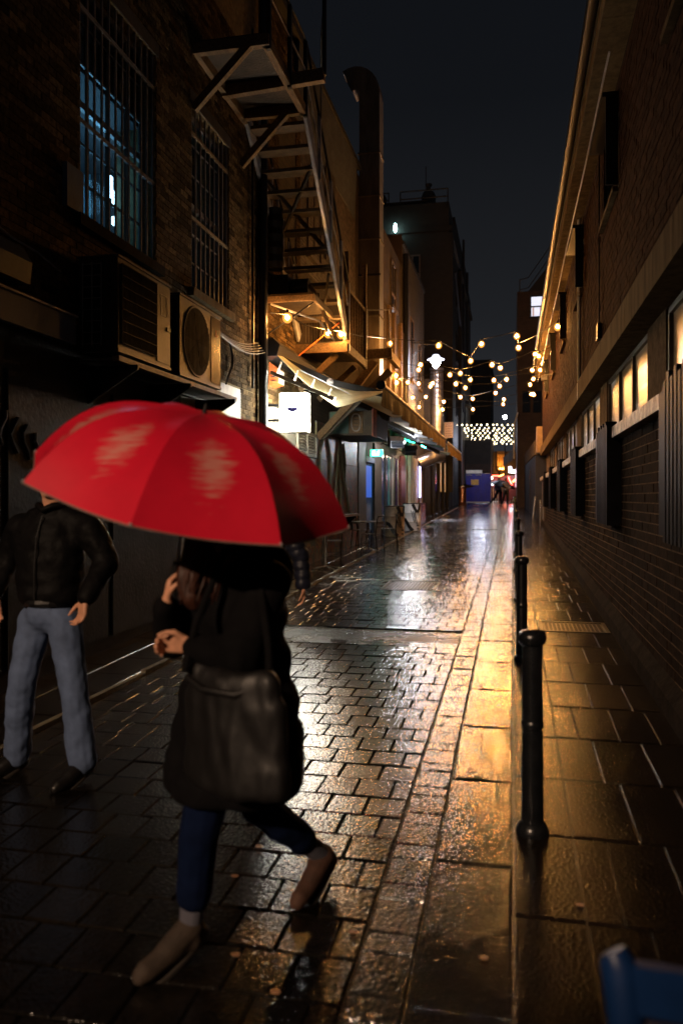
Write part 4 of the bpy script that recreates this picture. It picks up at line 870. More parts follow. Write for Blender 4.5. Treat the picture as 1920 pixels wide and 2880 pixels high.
part('pipe', MB().tube([(-3.45, 36.6, 4.2+.12*k) for k in range(29)], [.30+.008*(k % 2) for k in range(29)], 18), M['galv'], t); part('collar', MB().lathe([(.33,0),(.33,.12)], (-3.45, 36.6, 7.6), 18), M['galv'], t)

# awnings -------------------------------------------------------------------
def awning(label, y0, y1, x_in, z_in, x_out, z_out, canvas, near):
    t = thing('awning', label, 'awning', (x_in, (y0+y1)/2, z_in), 'long awnings over the left shops')
    NU, NV = 18, int((y1-y0)*6); v = []
    for j in range(NV+1):
        y_ = y0+(y1-y0)*j/NV
        for i in range(NU+1):
            s_ = i/NU; sag = .10*math.sin(math.pi*s_)*(1 if near else .6)+(.50*(min(s_/.62, 1)**.85 if s_ < .62 else 1-.75*(s_-.62)/.38)*math.exp(-(y_-y0)/.42) if near else 0)+.018*math.sin(y_*3.1+s_*4)*math.sin(math.pi*s_)
            v.append((x_in+(x_out-x_in)*s_, y_+.02*math.sin(s_*9)*(j in (0,)), z_in+(z_out-z_in)*s_-sag))
    f = [(j*(NU+1)+i, j*(NU+1)+i+1, (j+1)*(NU+1)+i+1, (j+1)*(NU+1)+i) for j in range(NV) for i in range(NU)]
    b = MB(); b.add(v, f); b.add([(p[0], p[1], p[2]+.008) for p in v], [tuple(reversed(q)) for q in f]); part('canvas', b, canvas, t, smooth=True)
    v = []; NV2 = int((y1-y0)*6)
    for j in range(NV2+1):
        y_ = y0+(y1-y0)*j/NV2
        for k in range(3): v.append((x_out+.03+.02*math.sin(y_*5.5)*k, y_, z_out-.03-.145*k+.012*math.sin(y_*2.3)*k))
    f = [(j*3+i, j*3+i+1, j*3+i+4, j*3+i+3) for j in range(NV2) for i in range(2)]
    b = MB(); b.add(v, f); b.add([(p[0]+.006, p[1], p[2]) for p in v], [tuple(reversed(q)) for q in f]); part('valance', b, M['valance'], t, smooth=True)
    part('front_bar', MB().tube([(x_out, y0-.01, z_out), (x_out, y1, z_out)], .055, 12), M['palegrey'], t, smooth=True)
    part('end_cap', MB().tube([(x_out, y0-.05, z_out), (x_out, y0-.01, z_out)], .075, 14), M['black'], t, smooth=True)
    part('cassette', MB().prism([(x_in-.14, y0-.02, z_in-.16), (x_in+.13, y0-.02, z_in-.16), (x_in+.18, y0-.02, z_in+.02), (x_in+.06, y0-.02, z_in+.14), (x_in-.14, y0-.02, z_in+.14)], (0, y1-y0, 0)), M['black'], t)
    for yy in ((y0+.35, y0+5, y1-2) if near else (y0+.5, y1-1)):
        e_ = Vector((x_in+(x_out-x_in)*.55, yy+1.2, z_in+(z_out-z_in)*.55-.22)) if yy > y0+1 else Vector((x_in+(x_out-x_in)*.5, yy+.05, z_in+(z_out-z_in)*.5-.21))
        part('folding_arm', MB().bar((x_in+.1, yy, z_in-.16), e_, .09, .12), M['black'], t)
        part('folding_arm', MB().bar(e_, (x_out-.04, yy+.1, z_out-.08), .07, .10), M['black'] if yy < y0+1 else M['palegrey'], t)
        part('elbow', MB().ball(e_, .075), M['palegrey'], t)
    return t
AW = awning('near cream canvas awning lit from below by the white lightbox', 12.2, 24.0, -3.86, 4.16, -2.02, 3.47, M['canvas'], True)
part('strip_light', MB().bar((-3.80, 12.10, 3.72), (-2.75, 12.10, 3.26), .035, .05), emit('awning_strip_light', (1,.95,.80), 80), AW)
part('gas_strut', MB().bar((-3.35, 12.25, 3.76), (-2.55, 12.28, 3.36), .015), M['steelg'], AW)
if 1: part('strip_cover', MB().bar((-3.80, 12.06, 3.715), (-2.75, 12.06, 3.255), .015, .06), M['white'], AW)
for k in range(4): part('hook', MB().bar((-3.7+.28*k, 12.13, 3.70-.125*k), (-3.66+.28*k, 12.2, 3.90-.15*k), .022), M['white'], AW)
awning('farther darker awning continuing beyond the cream one', 24.35, 31.2, -3.86, 4.05, -2.02, 3.43, M['darkawn'], False)
t = thing('timber_strut', 'pale timber strut rising beside the lightbox under the awning', 'strut', (-3.6, 15.5, 3))
part('strut', MB().bar((-3.97, 15.9, 2.95), (-3.2, 15.9, 3.75), .10, .14), M['timber'], t); part('strut', MB().bar((-3.9, 16.0, 2.95), (-3.1, 16.0, 3.72), .05, .10), M['timberd'], t)
# projecting signs beyond the awning
t = thing('hanging_sign', 'white lit hanging sign with green rim beyond the awning edge', 'sign', PY(1228, 1203, 37)); a_, b_ = PY(1206, 1186, 37), PY(1246, 1222, 37)
part('face', MB().box(a_.x+.04, b_.x-.06, 36.99, 37.0, b_.z+.03, a_.z-.04), emit('greenish_white_face', (.85,1,.9), 1.6), t); part('frame', MB().box(a_.x, b_.x, 37.0, 37.15, b_.z, a_.z), mat('olive_frame', (.25,.28,.12), rough=.5), t)
part('red_mark', MB().box(a_.x+.3, a_.x+.42, 36.985, 36.99, a_.z-.32, a_.z-.16), emit('orange_mark', (1,.3,.15), 1.0), t)
t = thing('restaurant_board', 'tan restaurant signboard with red lettering beyond the lit hanging sign', 'sign', PY(1260, 1210, 39)); a_, b_ = PY(1248, 1188, 39), PY(1273, 1231, 39)
part('board', MB().box(a_.x, b_.x, 39, 39.08, b_.z, a_.z), emit('tan_board', (.55,.34,.2), .22, (.5,.33,.22)), t)
M['redprint'] = mat('dark_red_print', (.16,.012,.01), rough=.6, var=.1)
for k, s_ in enumerate(('LENT', 'SHOW', 'noodle &', 'seafood', 'restaurant', '4112700')): text('lettering', s_, .115 if k < 2 else .09, ((a_.x+b_.x)/2, 38.995, a_.z-.08-.118*k), (math.pi/2, 0, 0), M['redprint'], t, .002)

# street lantern
SLN = thing('street_lantern', 'bright cool white bell lantern hung over the left side of the lane', 'street lamp', (-2.98, 31.4, 6.7))
lp = PD(1225, 1012, 32.0); lx, ly, lz = lp
part('shade', MB().lathe([(.05,.22),(.12,.20),(.18,.10),(.33,.03),(.34,.0),(.28,-.015)], (lx, ly, lz), 22), emit('lit_white_shade', (.78,.82,1), 2.2, (.7,.7,.75)), SLN, smooth=True)
part('bowl', MB().lathe([(.20,-.02),(.19,-.10),(.14,-.22),(.08,-.30),(.02,-.33)], (lx, ly, lz), 20), M['lampc'], SLN, smooth=True)
part('arm', MB().tube([(XL+.05, ly-.6, lz+.62), (lx, ly, lz+.62), (lx, ly, lz+.4)], .03, 8), M['black'], SLN)
part('backplate', MB().box(XL, XL+.07, ly-.72, ly-.5, lz-.6, lz+.8), M['black'], SLN); part('stay', MB().tube([(XL+.05, ly-.6, lz+.1), (lx-.3, ly-.2, lz+.6)], .012, 5), M['black'], SLN)
lamp('lantern_light', 'POINT', (lx, ly, lz-.5), 190, (.80,.85,1), .22, SLN)

# ---------------------------------------------------------------- festoon bulbs over the lane
raw = [(45,692),(52,760),(257,637),(275,590),(155,757),(257,768),(203,900),(262,990),(326,895),(368,795),(390,765),(495,940),(485,1015),(553,685),(650,672),(745,732),(608,773),(698,808),(652,897),(768,912),(770,1012),(748,553),(950,590),(1028,620),(968,737),(1087,728),(1022,793),(983,858),(1063,918),(1055,963),(1358,490),(1392,510),(1330,642),(1405,640),(1340,725),(1310,778),(1320,868),(1345,875),(1200,430),(1185,320),(850,395),(447,408),(-14,390)]
pts = []
for x_, y_ in raw:
    u, v = 1100+x_/3.361, 850+y_/3.36; X = -1.4
    for _ in range(12):
        z = 5.55+.42*((X+1.45)/2.55)**2; d = FOC*(z-EYE)/(1399-v); X = PD(u, v, d).x
    X_ = min(max(X, -3.8), .95)
    p = PX(u, v, X_) if abs(X_-X) > 1e-6 else PD(u, v, d); 
    if p.y < 8 or p.y > 40: p = PD(u, v, 20)
    pts.append(p)
pts.append(PX(1567, 919, .95))
def make_bulb():
    t = thing('bulb', '', 'light bulb', (0,0,0), 'warm festoon bulbs over the lane')
    part('filament_bulb', MB().ball((0,0,0), (.031,.031,.036), 10, 8), M['bulb'], t, True, True)
    part('glow_globe', MB().ball((0,0,-.005), (.085,.085,.09), 12, 8), M['glow_globe'], t, True, True)
    part('socket', MB().lathe([(.022,.05),(.028,.06),(.028,.12),(.012,.13)], n=8), M['black'], t, True)
    return t
ORD = ['first','second','third','fourth','fifth','sixth','seventh','eighth','ninth','tenth','eleventh','twelfth','thirteenth','fourteenth','fifteenth','sixteenth','seventeenth','eighteenth','nineteenth','twentieth']
pts.sort(key=lambda p: p.y); rows = []
nrow = 7; per = math.ceil(len(pts)/nrow)
for i in range(nrow):
    r = sorted(pts[i*per:(i+1)*per], key=lambda p: p.x)
    if r: rows.append(r)
proto = None
rowname = ['nearest', 'second nearest', 'third nearest', 'fourth nearest', 'fifth nearest', 'second farthest', 'farthest']
for i, r in enumerate(rows):
    path = [Vector((XL+.02, r[0].y-.2, max(r[0].z+.35, 5.6)))]
    prev = path[0]
    for p in r: path.append(p+Vector((0, 0, .12)))
    path.append(Vector((1.10, r[-1].y+.2, max(r[-1].z+.3, 5.6))))
    fine = []
    for a, b in zip(path, path[1:]):
        L_ = (b-a).length
        for k in range(6):
            s_ = k/6; q = a.lerp(b, s_); q.z -= .045*L_*s_*(1-s_); fine.append(q)
    fine.append(path[-1])
    single('festoon_cable', MB().tube(fine, .009, 5), M['black'], f'thin black festoon cable of the {rowname[i]} warm strand across the lane', 'cable', 'festoon cables')
    for k, p in enumerate(r):
        lab = f'{ORD[k]} warm bulb from the left on the {rowname[i]} festoon strand'
        if proto is None: proto = make_bulb(); proto.location = p; proto['label'] = lab
        else: copy_thing(proto, p, lab)
for (u, v, X), lab in zip(((808, 893, -3.55), (923, 937, -3.2), (959, 940, -3.1)), ('lone warm bulb under the fan shelf below the stair', 'left of two warm bulbs at the foot of the stair', 'right of two warm bulbs at the foot of the stair')):
    copy_thing(proto, PX(u, v, X), lab)
single('festoon_cable', MB().tube([PX(760, 880, -3.7), PX(808, 885, -3.55), PX(860, 915, -3.4), PX(923, 928, -3.2), PX(959, 931, -3.1), PX(1010, 945, -3.0), PX(1096, 952, -3.6)], .010, 5), M['black'], 'black cable linking the bulbs below the stair', 'cable', 'festoon cables')

# far canopy of small lights
def make_far_bulb():
    return single('small_bulb', MB().ball((0,0,0), (.036,.036,.042), 6, 5), M['bulbfar'], '', 'light bulb', 'small white lights of the far canopy')
fb0 = None
frow = [1195.6, 1204.5, 1211, 1218, 1225.5, 1231.5, 1237, 1242, 1248.5]
for i, v in enumerate(frow):
    Y = 53+2.4*i; n_ = 12
    us = np.linspace(1284+2.0*i+6.5*(i % 2), 1440+6.5*(i % 2)-.6*i, n_)+rng.normal(0, 2.0, n_)
    row_ = [PY(u_, v+rng.normal(0, .7), Y) for k, u_ in enumerate(us)]
    for k, p in enumerate(row_):
        lab = f'{ORD[k]} small white light from the left in the {ORD[i]} row of the far canopy'
        if fb0 is None: fb0 = make_far_bulb(); o = fb0
        else: o = fb0.copy(); C.objects.link(o)
        o.location = p; o['label'] = lab
    single('canopy_wire', MB().tube([row_[0]+Vector((-1, 0, .4))]+[p+Vector((0,0,.08)) for p in row_]+[row_[-1]+Vector((.6, 0, .4))], .012, 4), M['black'], f'wire carrying the {ORD[i]} row of small white lights', 'cable', 'canopy wires')

# ---------------------------------------------------------------- end of the street
HO = thing('blue_hoarding', 'bright blue site hoarding with white band across the end of the lane', 'hoarding', (-2.4, 57, G(57)))
a_, b_ = PY(1310, 1333, 57), PY(1379, 1411, 57)
npan = 5
for k in range(npan):
    x0 = a_.x+(b_.x-a_.x)*k/npan; part('panel', MB().box(x0, x0+(b_.x-a_.x)/npan-.012, 57, 57.05, G(57), a_.z), M['bluehoard'], HO)
part('white_band', MB().box(a_.x, PY(1355, 1333, 57).x, 56.985, 57, PY(0, 1340, 57).z, PY(0, 1332, 57).z), M['white'], HO)
for u_ in (1319, 1345):
    c0 = PY(u_, 1336, 57); part('dark_pill', MB().box(c0.x-.19, c0.x+.19, 56.975, 56.985, c0.z-.06, c0.z+.06), M['navy'], HO); text('lettering', 'HOARDING', .075, (c0.x, 56.973, c0.z), (math.pi/2, 0, 0), M['white'], HO, .001)
p0, p1 = PY(1324, 1349, 57), PY(1345, 1364, 57)
part('notice', MB().box(p0.x, p1.x, 56.985, 57, p1.z, p0.z), mat('yellow_notice', (.55,.33,.08), rough=.5, var=.5, scale=12), HO)
part('base_board', MB().box(a_.x, b_.x, 56.98, 57, G(57), G(57)+.05), M['white'], HO)
lamp('canopy_spill', 'POINT', PY(1350, 1235, 54), 260, (.72,.78,1), .3, HO)
PB = thing('back_building', 'dark shuttered building rising behind the blue hoarding', 'building', (-2.6, 62, G(62)))
part('wall', MB().box(-6, -1.62, 62, 70, 0, 6.2), M['brickfar'], PB); part('brown_strip', MB().box(-3.7, -1.62, 61.9, 62, 3.7, 4.3), M['brickor'], PB); part('fascia', MB().box(-3.7, -1.7, 61.85, 61.95, 3.0, 3.6), M['deepblue'], PB)
OB = thing('orange_lit_facade', 'orange floodlit facade with columns at the end of the lane', 'building', (-1.4, 76, G(76)))
a_, b_ = PY(1372, 1270, 76), PY(1418, 1335, 76)
part('wall', MB().box(a_.x, b_.x+1.5, 76, 80, 0, a_.z), M['brickor'], OB)
for u_ in (1399, 1405, 1411, 1416): q = PY(u_, 1272, 75.8); part('column', MB().tube([(q.x, 75.8, G(76)+2.5), (q.x, 75.8, q.z)], .10, 8), mat('ochre_stone', (.5,.3,.12), rough=.6), OB)
part('cornice', MB().box(PY(1396, 0, 75.6).x, PY(1419, 0, 75.6).x, 75.5, 76, a_.z-.3, a_.z), M['timber'], OB)
part('uplighter', MB().box(PY(1400, 0, 75).x, PY(1416, 0, 75).x, 75.0, 75.1, PY(0, 1331, 75).z, PY(0, 1327, 75).z), M['neono'], OB)
lamp('orange_uplight', 'POINT', (PY(1407, 1318, 75.0)), 260, (1,.42,.08), .2, OB)
BT = thing('bare_tree', 'bare branches lit orange beside the far facade', 'tree', PY(1400, 1410, 72))
for (u0, v0, u1, v1) in ((1402, 1330, 1386, 1312), (1402, 1330, 1393, 1305), (1404, 1330, 1410, 1308), (1398, 1322, 1389, 1318), (1401, 1322, 1398, 1310)): part('limb', MB().tube([PY(u0, v0, 72), PY((u0+u1)/2+1, (v0+v1)/2-2, 72), PY(u1, v1, 72)], [.08, .05, .02], 6), M['timber'], BT)
part('trunk', MB().tube([PY(1402, 1412, 72), PY(1403, 1330, 72)], .09, 7), M['timberd'], BT)
SF = thing('red_shopfront', 'red neon lit bar front beside the blue hoarding', 'shop', (-.7, 64, G(64)))
a_, b_ = PY(1378, 1334, 64), PY(1450, 1411, 64)
part('wall', MB().box(a_.x, b_.x, 64, 64.2, G(64)-.1, a_.z-.1), M['redwall'], SF)
def strip(name, u0, v0, u1, v1, m, w_=.10, Y=63.8): part(name, MB().bar(PY(u0, v0, Y), PY(u1, v1, Y), w_), m, SF)
strip('neon_tube', 1384, 1338, 1401, 1338, M['neonr'], .09); strip('neon_tube', 1402, 1340, 1416, 1334, M['neono'], .07)
strip('strip_lamp', 1378, 1362, 1392, 1361, M['neonw'], .12); strip('strip_lamp', 1386, 1357, 1401, 1358, M['neonw'], .09)
for a, b in zip(((1429, 1341), (1431, 1349), (1435, 1356), (1438, 1363)), ((1431, 1349), (1435, 1356), (1438, 1363), (1436, 1369))): strip('neon_tube', *a, *b, M['neonr'], .13)
strip('neon_tube', 1441, 1355, 1450, 1347, M['neono'], .10)
part('globe_lamp', MB().ball(PY(1380, 1344, 63.7), .13), emit('warm_globe', (1,.75,.45), 16), SF)
strip('red_post', 1441, 1370, 1441, 1410, M['redwall'], .16)
s0, s1 = PY(1429, 1312, 63.6), PY(1438, 1330, 63.6); part('lit_panel', MB().box(s0.x, s1.x, 63.6, 63.65, s1.z, s0.z), M['signw'], SF); s0, s1 = PY(1438, 1321, 63.5), PY(1449, 1331, 63.5); part('lit_panel', MB().box(s0.x, s1.x, 63.5, 63.55, s1.z, s0.z), M['signw'], SF)
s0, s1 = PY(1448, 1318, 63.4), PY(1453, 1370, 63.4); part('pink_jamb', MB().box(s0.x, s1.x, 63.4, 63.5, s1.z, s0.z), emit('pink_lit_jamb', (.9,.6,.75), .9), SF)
lamp('red_spill', 'POINT', PY(1415, 1350, 62.5), 45, (1,.25,.15), .3, SF); lamp('white_spill', 'POINT', PY(1440, 1335, 62), 60, (.85,.85,1), .2, SF)
BG_ = thing('bar_gate', 'black barred gate between the hoarding and the red bar', 'gate', (-1.5, 60, G(60)))
for k in range(8): u_ = 1380+3.2*k; part('bar', MB().bar(PY(u_, 1371, 60), PY(u_, 1409, 60), .05), M['black'] if k % 2 else M['galv'], BG_)
part('rail', MB().bar(PY(1379, 1372, 60), PY(1404, 1372, 60), .05), M['black'], BG_); part('rail', MB().bar(PY(1379, 1405, 60), PY(1404, 1405, 60), .05), M['black'], BG_)
t = thing('flood_mast', 'dazzling white floodlight on a mast above the far canopy', 'floodlight', PY(1419, 1175, 66)); q = PY(1419, 1173, 66)
part('lamp_head', MB().ball(q, .14), M['star'], t); part('mast', MB().tube([(q.x, 66.2, G(66)), (q.x, 66.2, q.z)], .05, 6), M['black'], t)
t = thing('striped_awning', 'dark striped awning hanging over the far right shop', 'awning', PY(1435, 1290, 56))
for k in range(6):
    s_ = k/6; a0, a1 = PY(1414+6*k*.9, 1286-4.2*k, 56), PY(1414+6*(k+1)*.9, 1286-4.2*(k+1), 56)
    part('stripe', MB().prism([(a0.x, 56, a0.z), (a1.x, 56, a1.z), (a1.x, 56, a1.z-.75), (a0.x, 56, a0.z-.62)], (0, .06, 0)), M['darkawn'] if k % 2 else M['timberd'], t)
part('arm', MB().tube([PY(1414, 1288, 56), PY(1452, 1262, 56.5)], .04, 6), M['black'], t)
t = thing('tilted_board', 'dark tilted parasol half hidden at the left of the hoarding', 'parasol', PY(1312, 1372, 52)); q = PY(1306, 1362, 52)
part('canopy', MB().prism([PY(1303, 1360, 52), PY(1334, 1368, 52), PY(1306, 1374, 52)], (0, .5, 0)), M['darkawn'], t); part('pole', MB().tube([PY(1306, 1364, 52), PY(1306, 1412, 52)], .03, 6), M['black'], t)
t = thing('copper_planter', 'copper coloured planter column by the hoarding corner', 'planter', PY(1303, 1412, 50)); a_ = PY(1300, 1362, 50)
part('column', MB().lathe([(.24,0),(.26,.1),(.22,.2),(.22,1.1),(.26,1.2)], (a_.x, 50, G(50)), 14), mat('copper', (.5,.25,.15), rough=.3, metal=.7), t); part('rim', MB().lathe([(.28,1.2),(.28,1.26)], (a_.x, 50, G(50)), 14), M['stain'], t)
t = thing('traffic_barrier', 'small black and white striped barrier at the far kerb', 'barrier', PY(1437, 1413, 52))
for k in range(5): q = PY(1430+3*k, 1418-.4*k, 50); part('stripe', MB().prism([(q.x, 50, q.z), (q.x+.07, 50, q.z), (q.x+.14, 50, q.z+.25), (q.x+.07, 50, q.z+.25)], (0, .05, 0)), M['ink'] if k % 2 else M['stripe'], t)

t = thing('shop_lamp', 'small warm lamp glowing on the pale pillars behind the floodlights', 'lamp', (-3.6, 28.2, 3.3))
part('glow_globe', MB().ball((-3.55, 28.3, 3.42), .09), emit('warm_shop_globe', (1,.62,.25), 25), t); part('arm', MB().tube([(-3.99, 28.3, 3.6), (-3.55, 28.3, 3.56)], .02, 6), M['black'], t)
lamp('shop_lamp_light', 'POINT', (-3.3, 27.6, 3.25), 70, (1,.70,.52), .12, t)
t = thing('shop_tube', 'violet fluorescent tube in the far shop doorway', 'lamp', (-3.85, 33.0, 2)); part('tube', MB().bar((-3.80, 32.86, 1.7), (-3.80, 32.86, 3.0), .05), emit('violet_tube', (.55,.5,1), 12), t); part('holder', MB().bar((-3.86, 32.86, 1.68), (-3.86, 32.86, 3.02), .05), M['black'], t)

# ---------------------------------------------------------------- barrels, tables and chairs on the left pavement
def barrel(label, x, y, m, rz):
    t = thing('oil_drum', label, 'barrel', (x, y, G(y)), 'painted oil drums', rz)
    R = .288; part('drum', MB().lathe([(R-.02,0),(R,.01),(R,.28),(R+.012,.30),(R,.32),(R,.58),(R+.012,.60),(R,.62),(R,.89),(R-.02,.90)], n=28), m, t, True, True)
    part('lid', MB().lathe([(R+.008,.885),(R+.01,.91),(R-.02,.915)], n=28), M['ink'], t, True)
    def arcp(pl, wd, name='painted_stroke'):      # strokes follow the drum's round side: (angle, height)
        b = MB(); P = [(a, z) for a, z in pl]
        for (a0, z0), (a1, z1) in zip(P, P[1:]):
            for k in range(4):
                q0, q1 = a0+(a1-a0)*k/4, a0+(a1-a0)*(k+1)/4; y0_, y1_ = z0+(z1-z0)*k/4, z0+(z1-z0)*(k+1)/4
                b.bar(((R+.011)*math.cos(q0), (R+.011)*math.sin(q0), y0_), ((R+.011)*math.cos(q1), (R+.011)*math.sin(q1), y1_), .008, wd, up=(math.cos(q0)*0, 0, 1))
        part(name, b, M['ink'], t, True)
    f = -math.pi/2+.0
    arcp([(f+.05, .88), (f+.35, .70), (f+.55, .62), (f+.8, .68), (f+.95, .88)], .10)
    arcp([(f-1.2, .38), (f-.9, .40), (f-.6, .28), (f-.2, .10), (f+.1, .02)], .11)
    for k in range(3): arcp([(f-.12+.2*k, .68-.03*k), (f+.22+.2*k, .28-.03*k)], .022)
    b = MB()
    for k in range(4): a_ = f+.62+.17*(k % 2); b.ball(((R+.006)*math.cos(a_), (R+.006)*math.sin(a_), .08+.11*(k//2)), .022, 8, 6)
    part('painted_dots', b, M['ink'], t, True)
barrel('white oil drum painted with black strokes beside the pale pillars', -3.22, 25.6, M['barrel'], .15)
barrel('beige oil drum with worn lid in front of the white one', -3.42, 23.1, M['barrelb'], .35)
def chair(label, x, y, rz, proto=[None]):
    if proto[0] is not None: return copy_thing(proto[0], (x, y, G(y)), label, rz)
    t = thing('cafe_chair', label, 'chair', (x, y, G(y)), 'stacking metal cafe chairs', rz); m = mat('dark_wet_tube', (.05,.035,.025), rough=.2, metal=.6, var=.3)
    for s_ in (-1, 1):
        part('leg', MB().tube([(s_*.19, .19, 0), (s_*.19, .18, .44)], .014, 8), m, t, True, True)
        part('leg', MB().tube([(s_*.19, -.22, 0), (s_*.19, -.17, .44)], .014, 8), m, t, True, True)
    part('back_frame', MB().tube([(-.19,-.17,.44), (-.19,-.21,.78), (-.16,-.225,.86), (.16,-.225,.86), (.19,-.21,.78), (.19,-.17,.44)], .014, 8), m, t, True, True)
    for z_ in (.62, .70): part('back_slat', MB().bar((-.18,-.205,z_), (.18,-.205,z_), .012, .05), M['timberd'], t, True)
    for k in range(4): part('seat_slat', MB().box(-.19,.19,-.15+.09*k,-.08+.09*k,.445,.462), M['timberd'], t, True)
    part('stretcher', MB().tube([(-.19,.185,.2),(.19,.185,.2)], .009, 6), m, t, True)
    proto[0] = t; return t
chair('dark slatted cafe chair nearest the beige drum with its back to the street', -3.05, 19.6, 1.75)
chair('dark slatted cafe chair at the kerb in front of the painted wall', -3.12, 17.6, 1.3)
chair('dark slatted cafe chair pushed against the painted wall behind the others', -3.62, 18.9, -1.7)
chair('dark slatted cafe chair nearest the red umbrella by the small table', -3.6, 15.6, .3)
def table(label, x, y, z, proto=[None]):
    if proto[0]: return copy_thing(proto[0], (x, y, G(y)), label)
    t = thing('cafe_table', label, 'table', (x, y, G(y)), 'small pedestal cafe tables'); m = M['stain']
    for k in range(3): part('top_board', MB().box(-.32,.32,-.3+.2*k,-.105+.2*k,z,z+.025), M['timberd'], t, True)
    part('pedestal', MB().tube([(0,0,.06),(0,0,z)], .03, 10), m, t, True, True)
    for k in range(4): a_ = math.pi/4+k*math.pi/2; part('foot', MB().bar((0,0,.07),(.3*math.cos(a_), .3*math.sin(a_), .02), .04, .03), m, t, True)
    proto[0] = t; return t
table('small pedestal table beside the red umbrella edge', -3.45, 14.4, .68); table('small pedestal table between the cafe chairs', -3.35, 18.3, .70)
t = thing('wall_shelf_bench', 'narrow wooden ledge along the painted wall', 'bench', (-3.8, 17, G(17)+1)); part('ledge', MB().box(-3.97, -3.68, 15.5, 19.0, 1.25, 1.30), M['timber'], t)
for q in (15.7, 17.2, 18.7): part('bracket', MB().prism([(-3.97, q, 1.24), (-3.7, q, 1.24), (-3.97, q, 1.0)], (0, .03, 0)), M['black'], t)

# blue folding chair close to the camera
t = thing('blue_chair', 'blue plastic chair back poking into the near right corner', 'chair', (.42, 1.62, G(1.6)))
def bpart(name, a, b, w_, h_): part(name, MB().bar(a, b, w_, h_), M['blue'], t)
PA, PB_ = Vector((.175, 1.45, .90)), Vector((.62, 1.40, .88))
part('post', MB().tube([(.175, 1.46, .895), (.183, 1.455, .88), (.205, 1.46, .70), (.25, 1.5, .45), (.28, 1.4, .03)], [.022, .032, .032, .030, .026], 12), M['blue'], t, smooth=True)
part('post', MB().tube([(.64, 1.42, .895), (.63, 1.42, .88), (.62, 1.43, .70), (.60, 1.47, .45), (.60, 1.36, .03)], [.022, .032, .032, .030, .026], 12), M['blue'], t, smooth=True)
for z_, yo in ((.845, 1.445), (.73, 1.46), (.61, 1.48)): bpart('back_slat', (.2, yo, z_), (.62, yo-.035, z_), .024, .085)
part('seat', MB().prism([(.22, 1.5, .45), (.63, 1.47, .45), (.66, 1.88, .46), (.22, 1.92, .46)], (0, 0, .03)), M['blue'], t)
part('leg', MB().tube([(.24, 1.88, .45), (.22, 1.95, .04)], .025, 10), M['blue'], t); part('leg', MB().tube([(.64, 1.85, .45), (.66, 1.92, .04)], .025, 10), M['blue'], t)

# ---------------------------------------------------------------- people
from mathutils import noise as mnoise
def flesh(name, pcs, voxel, m, parent, smooth=6, fold=0, fscale=9, fstretch=(1,1,.5)):
    b = MB()
    for p in pcs:
        if p[0] == 'c':
            _, p0, r0, p1, r1 = p; p0, p1 = Vector(p0), Vector(p1); d = (p1-p0); L_ = d.length
            R = d.to_track_quat('Z', 'Y').to_matrix() if L_ > 1e-6 else Matrix.Identity(3); n = 12; pr = []
            for k in range(5): a = -math.pi/2+math.pi/2*k/4; pr.append((max(r0*math.cos(a), .0004), r0*math.sin(a)))
            for k in range(5): a = math.pi/2*k/4; pr.append((max(r1*math.cos(a), .0004), L_+r1*math.sin(a)))
            s0 = len(b.v); b.lathe(pr, (0,0,0), n)
            for i in range(s0, len(b.v)): b.v[i] = tuple(p0+R@Vector(b.v[i]))
        else:
            _, c_, r, rz = p; s0 = len(b.v); b.ball((0,0,0), r, 16, 12); R = Euler(rz).to_matrix() if not isinstance(rz, Matrix) else rz
            for i in range(s0, len(b.v)): b.v[i] = tuple(Vector(c_)+R@Vector(b.v[i]))
    me = b.mesh('tmp'); o = bpy.data.objects.new('tmp', me); C.objects.link(o)
    md = o.modifiers.new('r', 'REMESH'); md.mode = 'VOXEL'; md.voxel_size = voxel; md.use_smooth_shade = True
    sm_ = o.modifiers.new('s', 'SMOOTH'); sm_.iterations = smooth; sm_.factor = .5
    dg = bpy.context.evaluated_depsgraph_get(); me2 = bpy.data.meshes.new_from_object(o.evaluated_get(dg)); bpy.data.objects.remove(o); me2.name = name; me2.materials.clear()
    if fold:
        me2.calc_loop_triangles() if hasattr(me2, 'calc_loop_triangles') else None
        nr = [v.normal.copy() for v in me2.vertices]
        for v, n_ in zip(me2.vertices, nr):
            q = Vector((v.co.x*fscale*fstretch[0], v.co.y*fscale*fstretch[1], v.co.z*fscale*fstretch[2])); f_ = mnoise.noise(q)+.5*mnoise.noise(q*2.3+Vector((5,1,2)))
            v.co += n_*fold*f_
    o = link(name, me2, m, parent, smooth=False)
    for p in me2.polygons: p.use_smooth = True
    o['_w'] = (0.0,0.0,0.0); return o
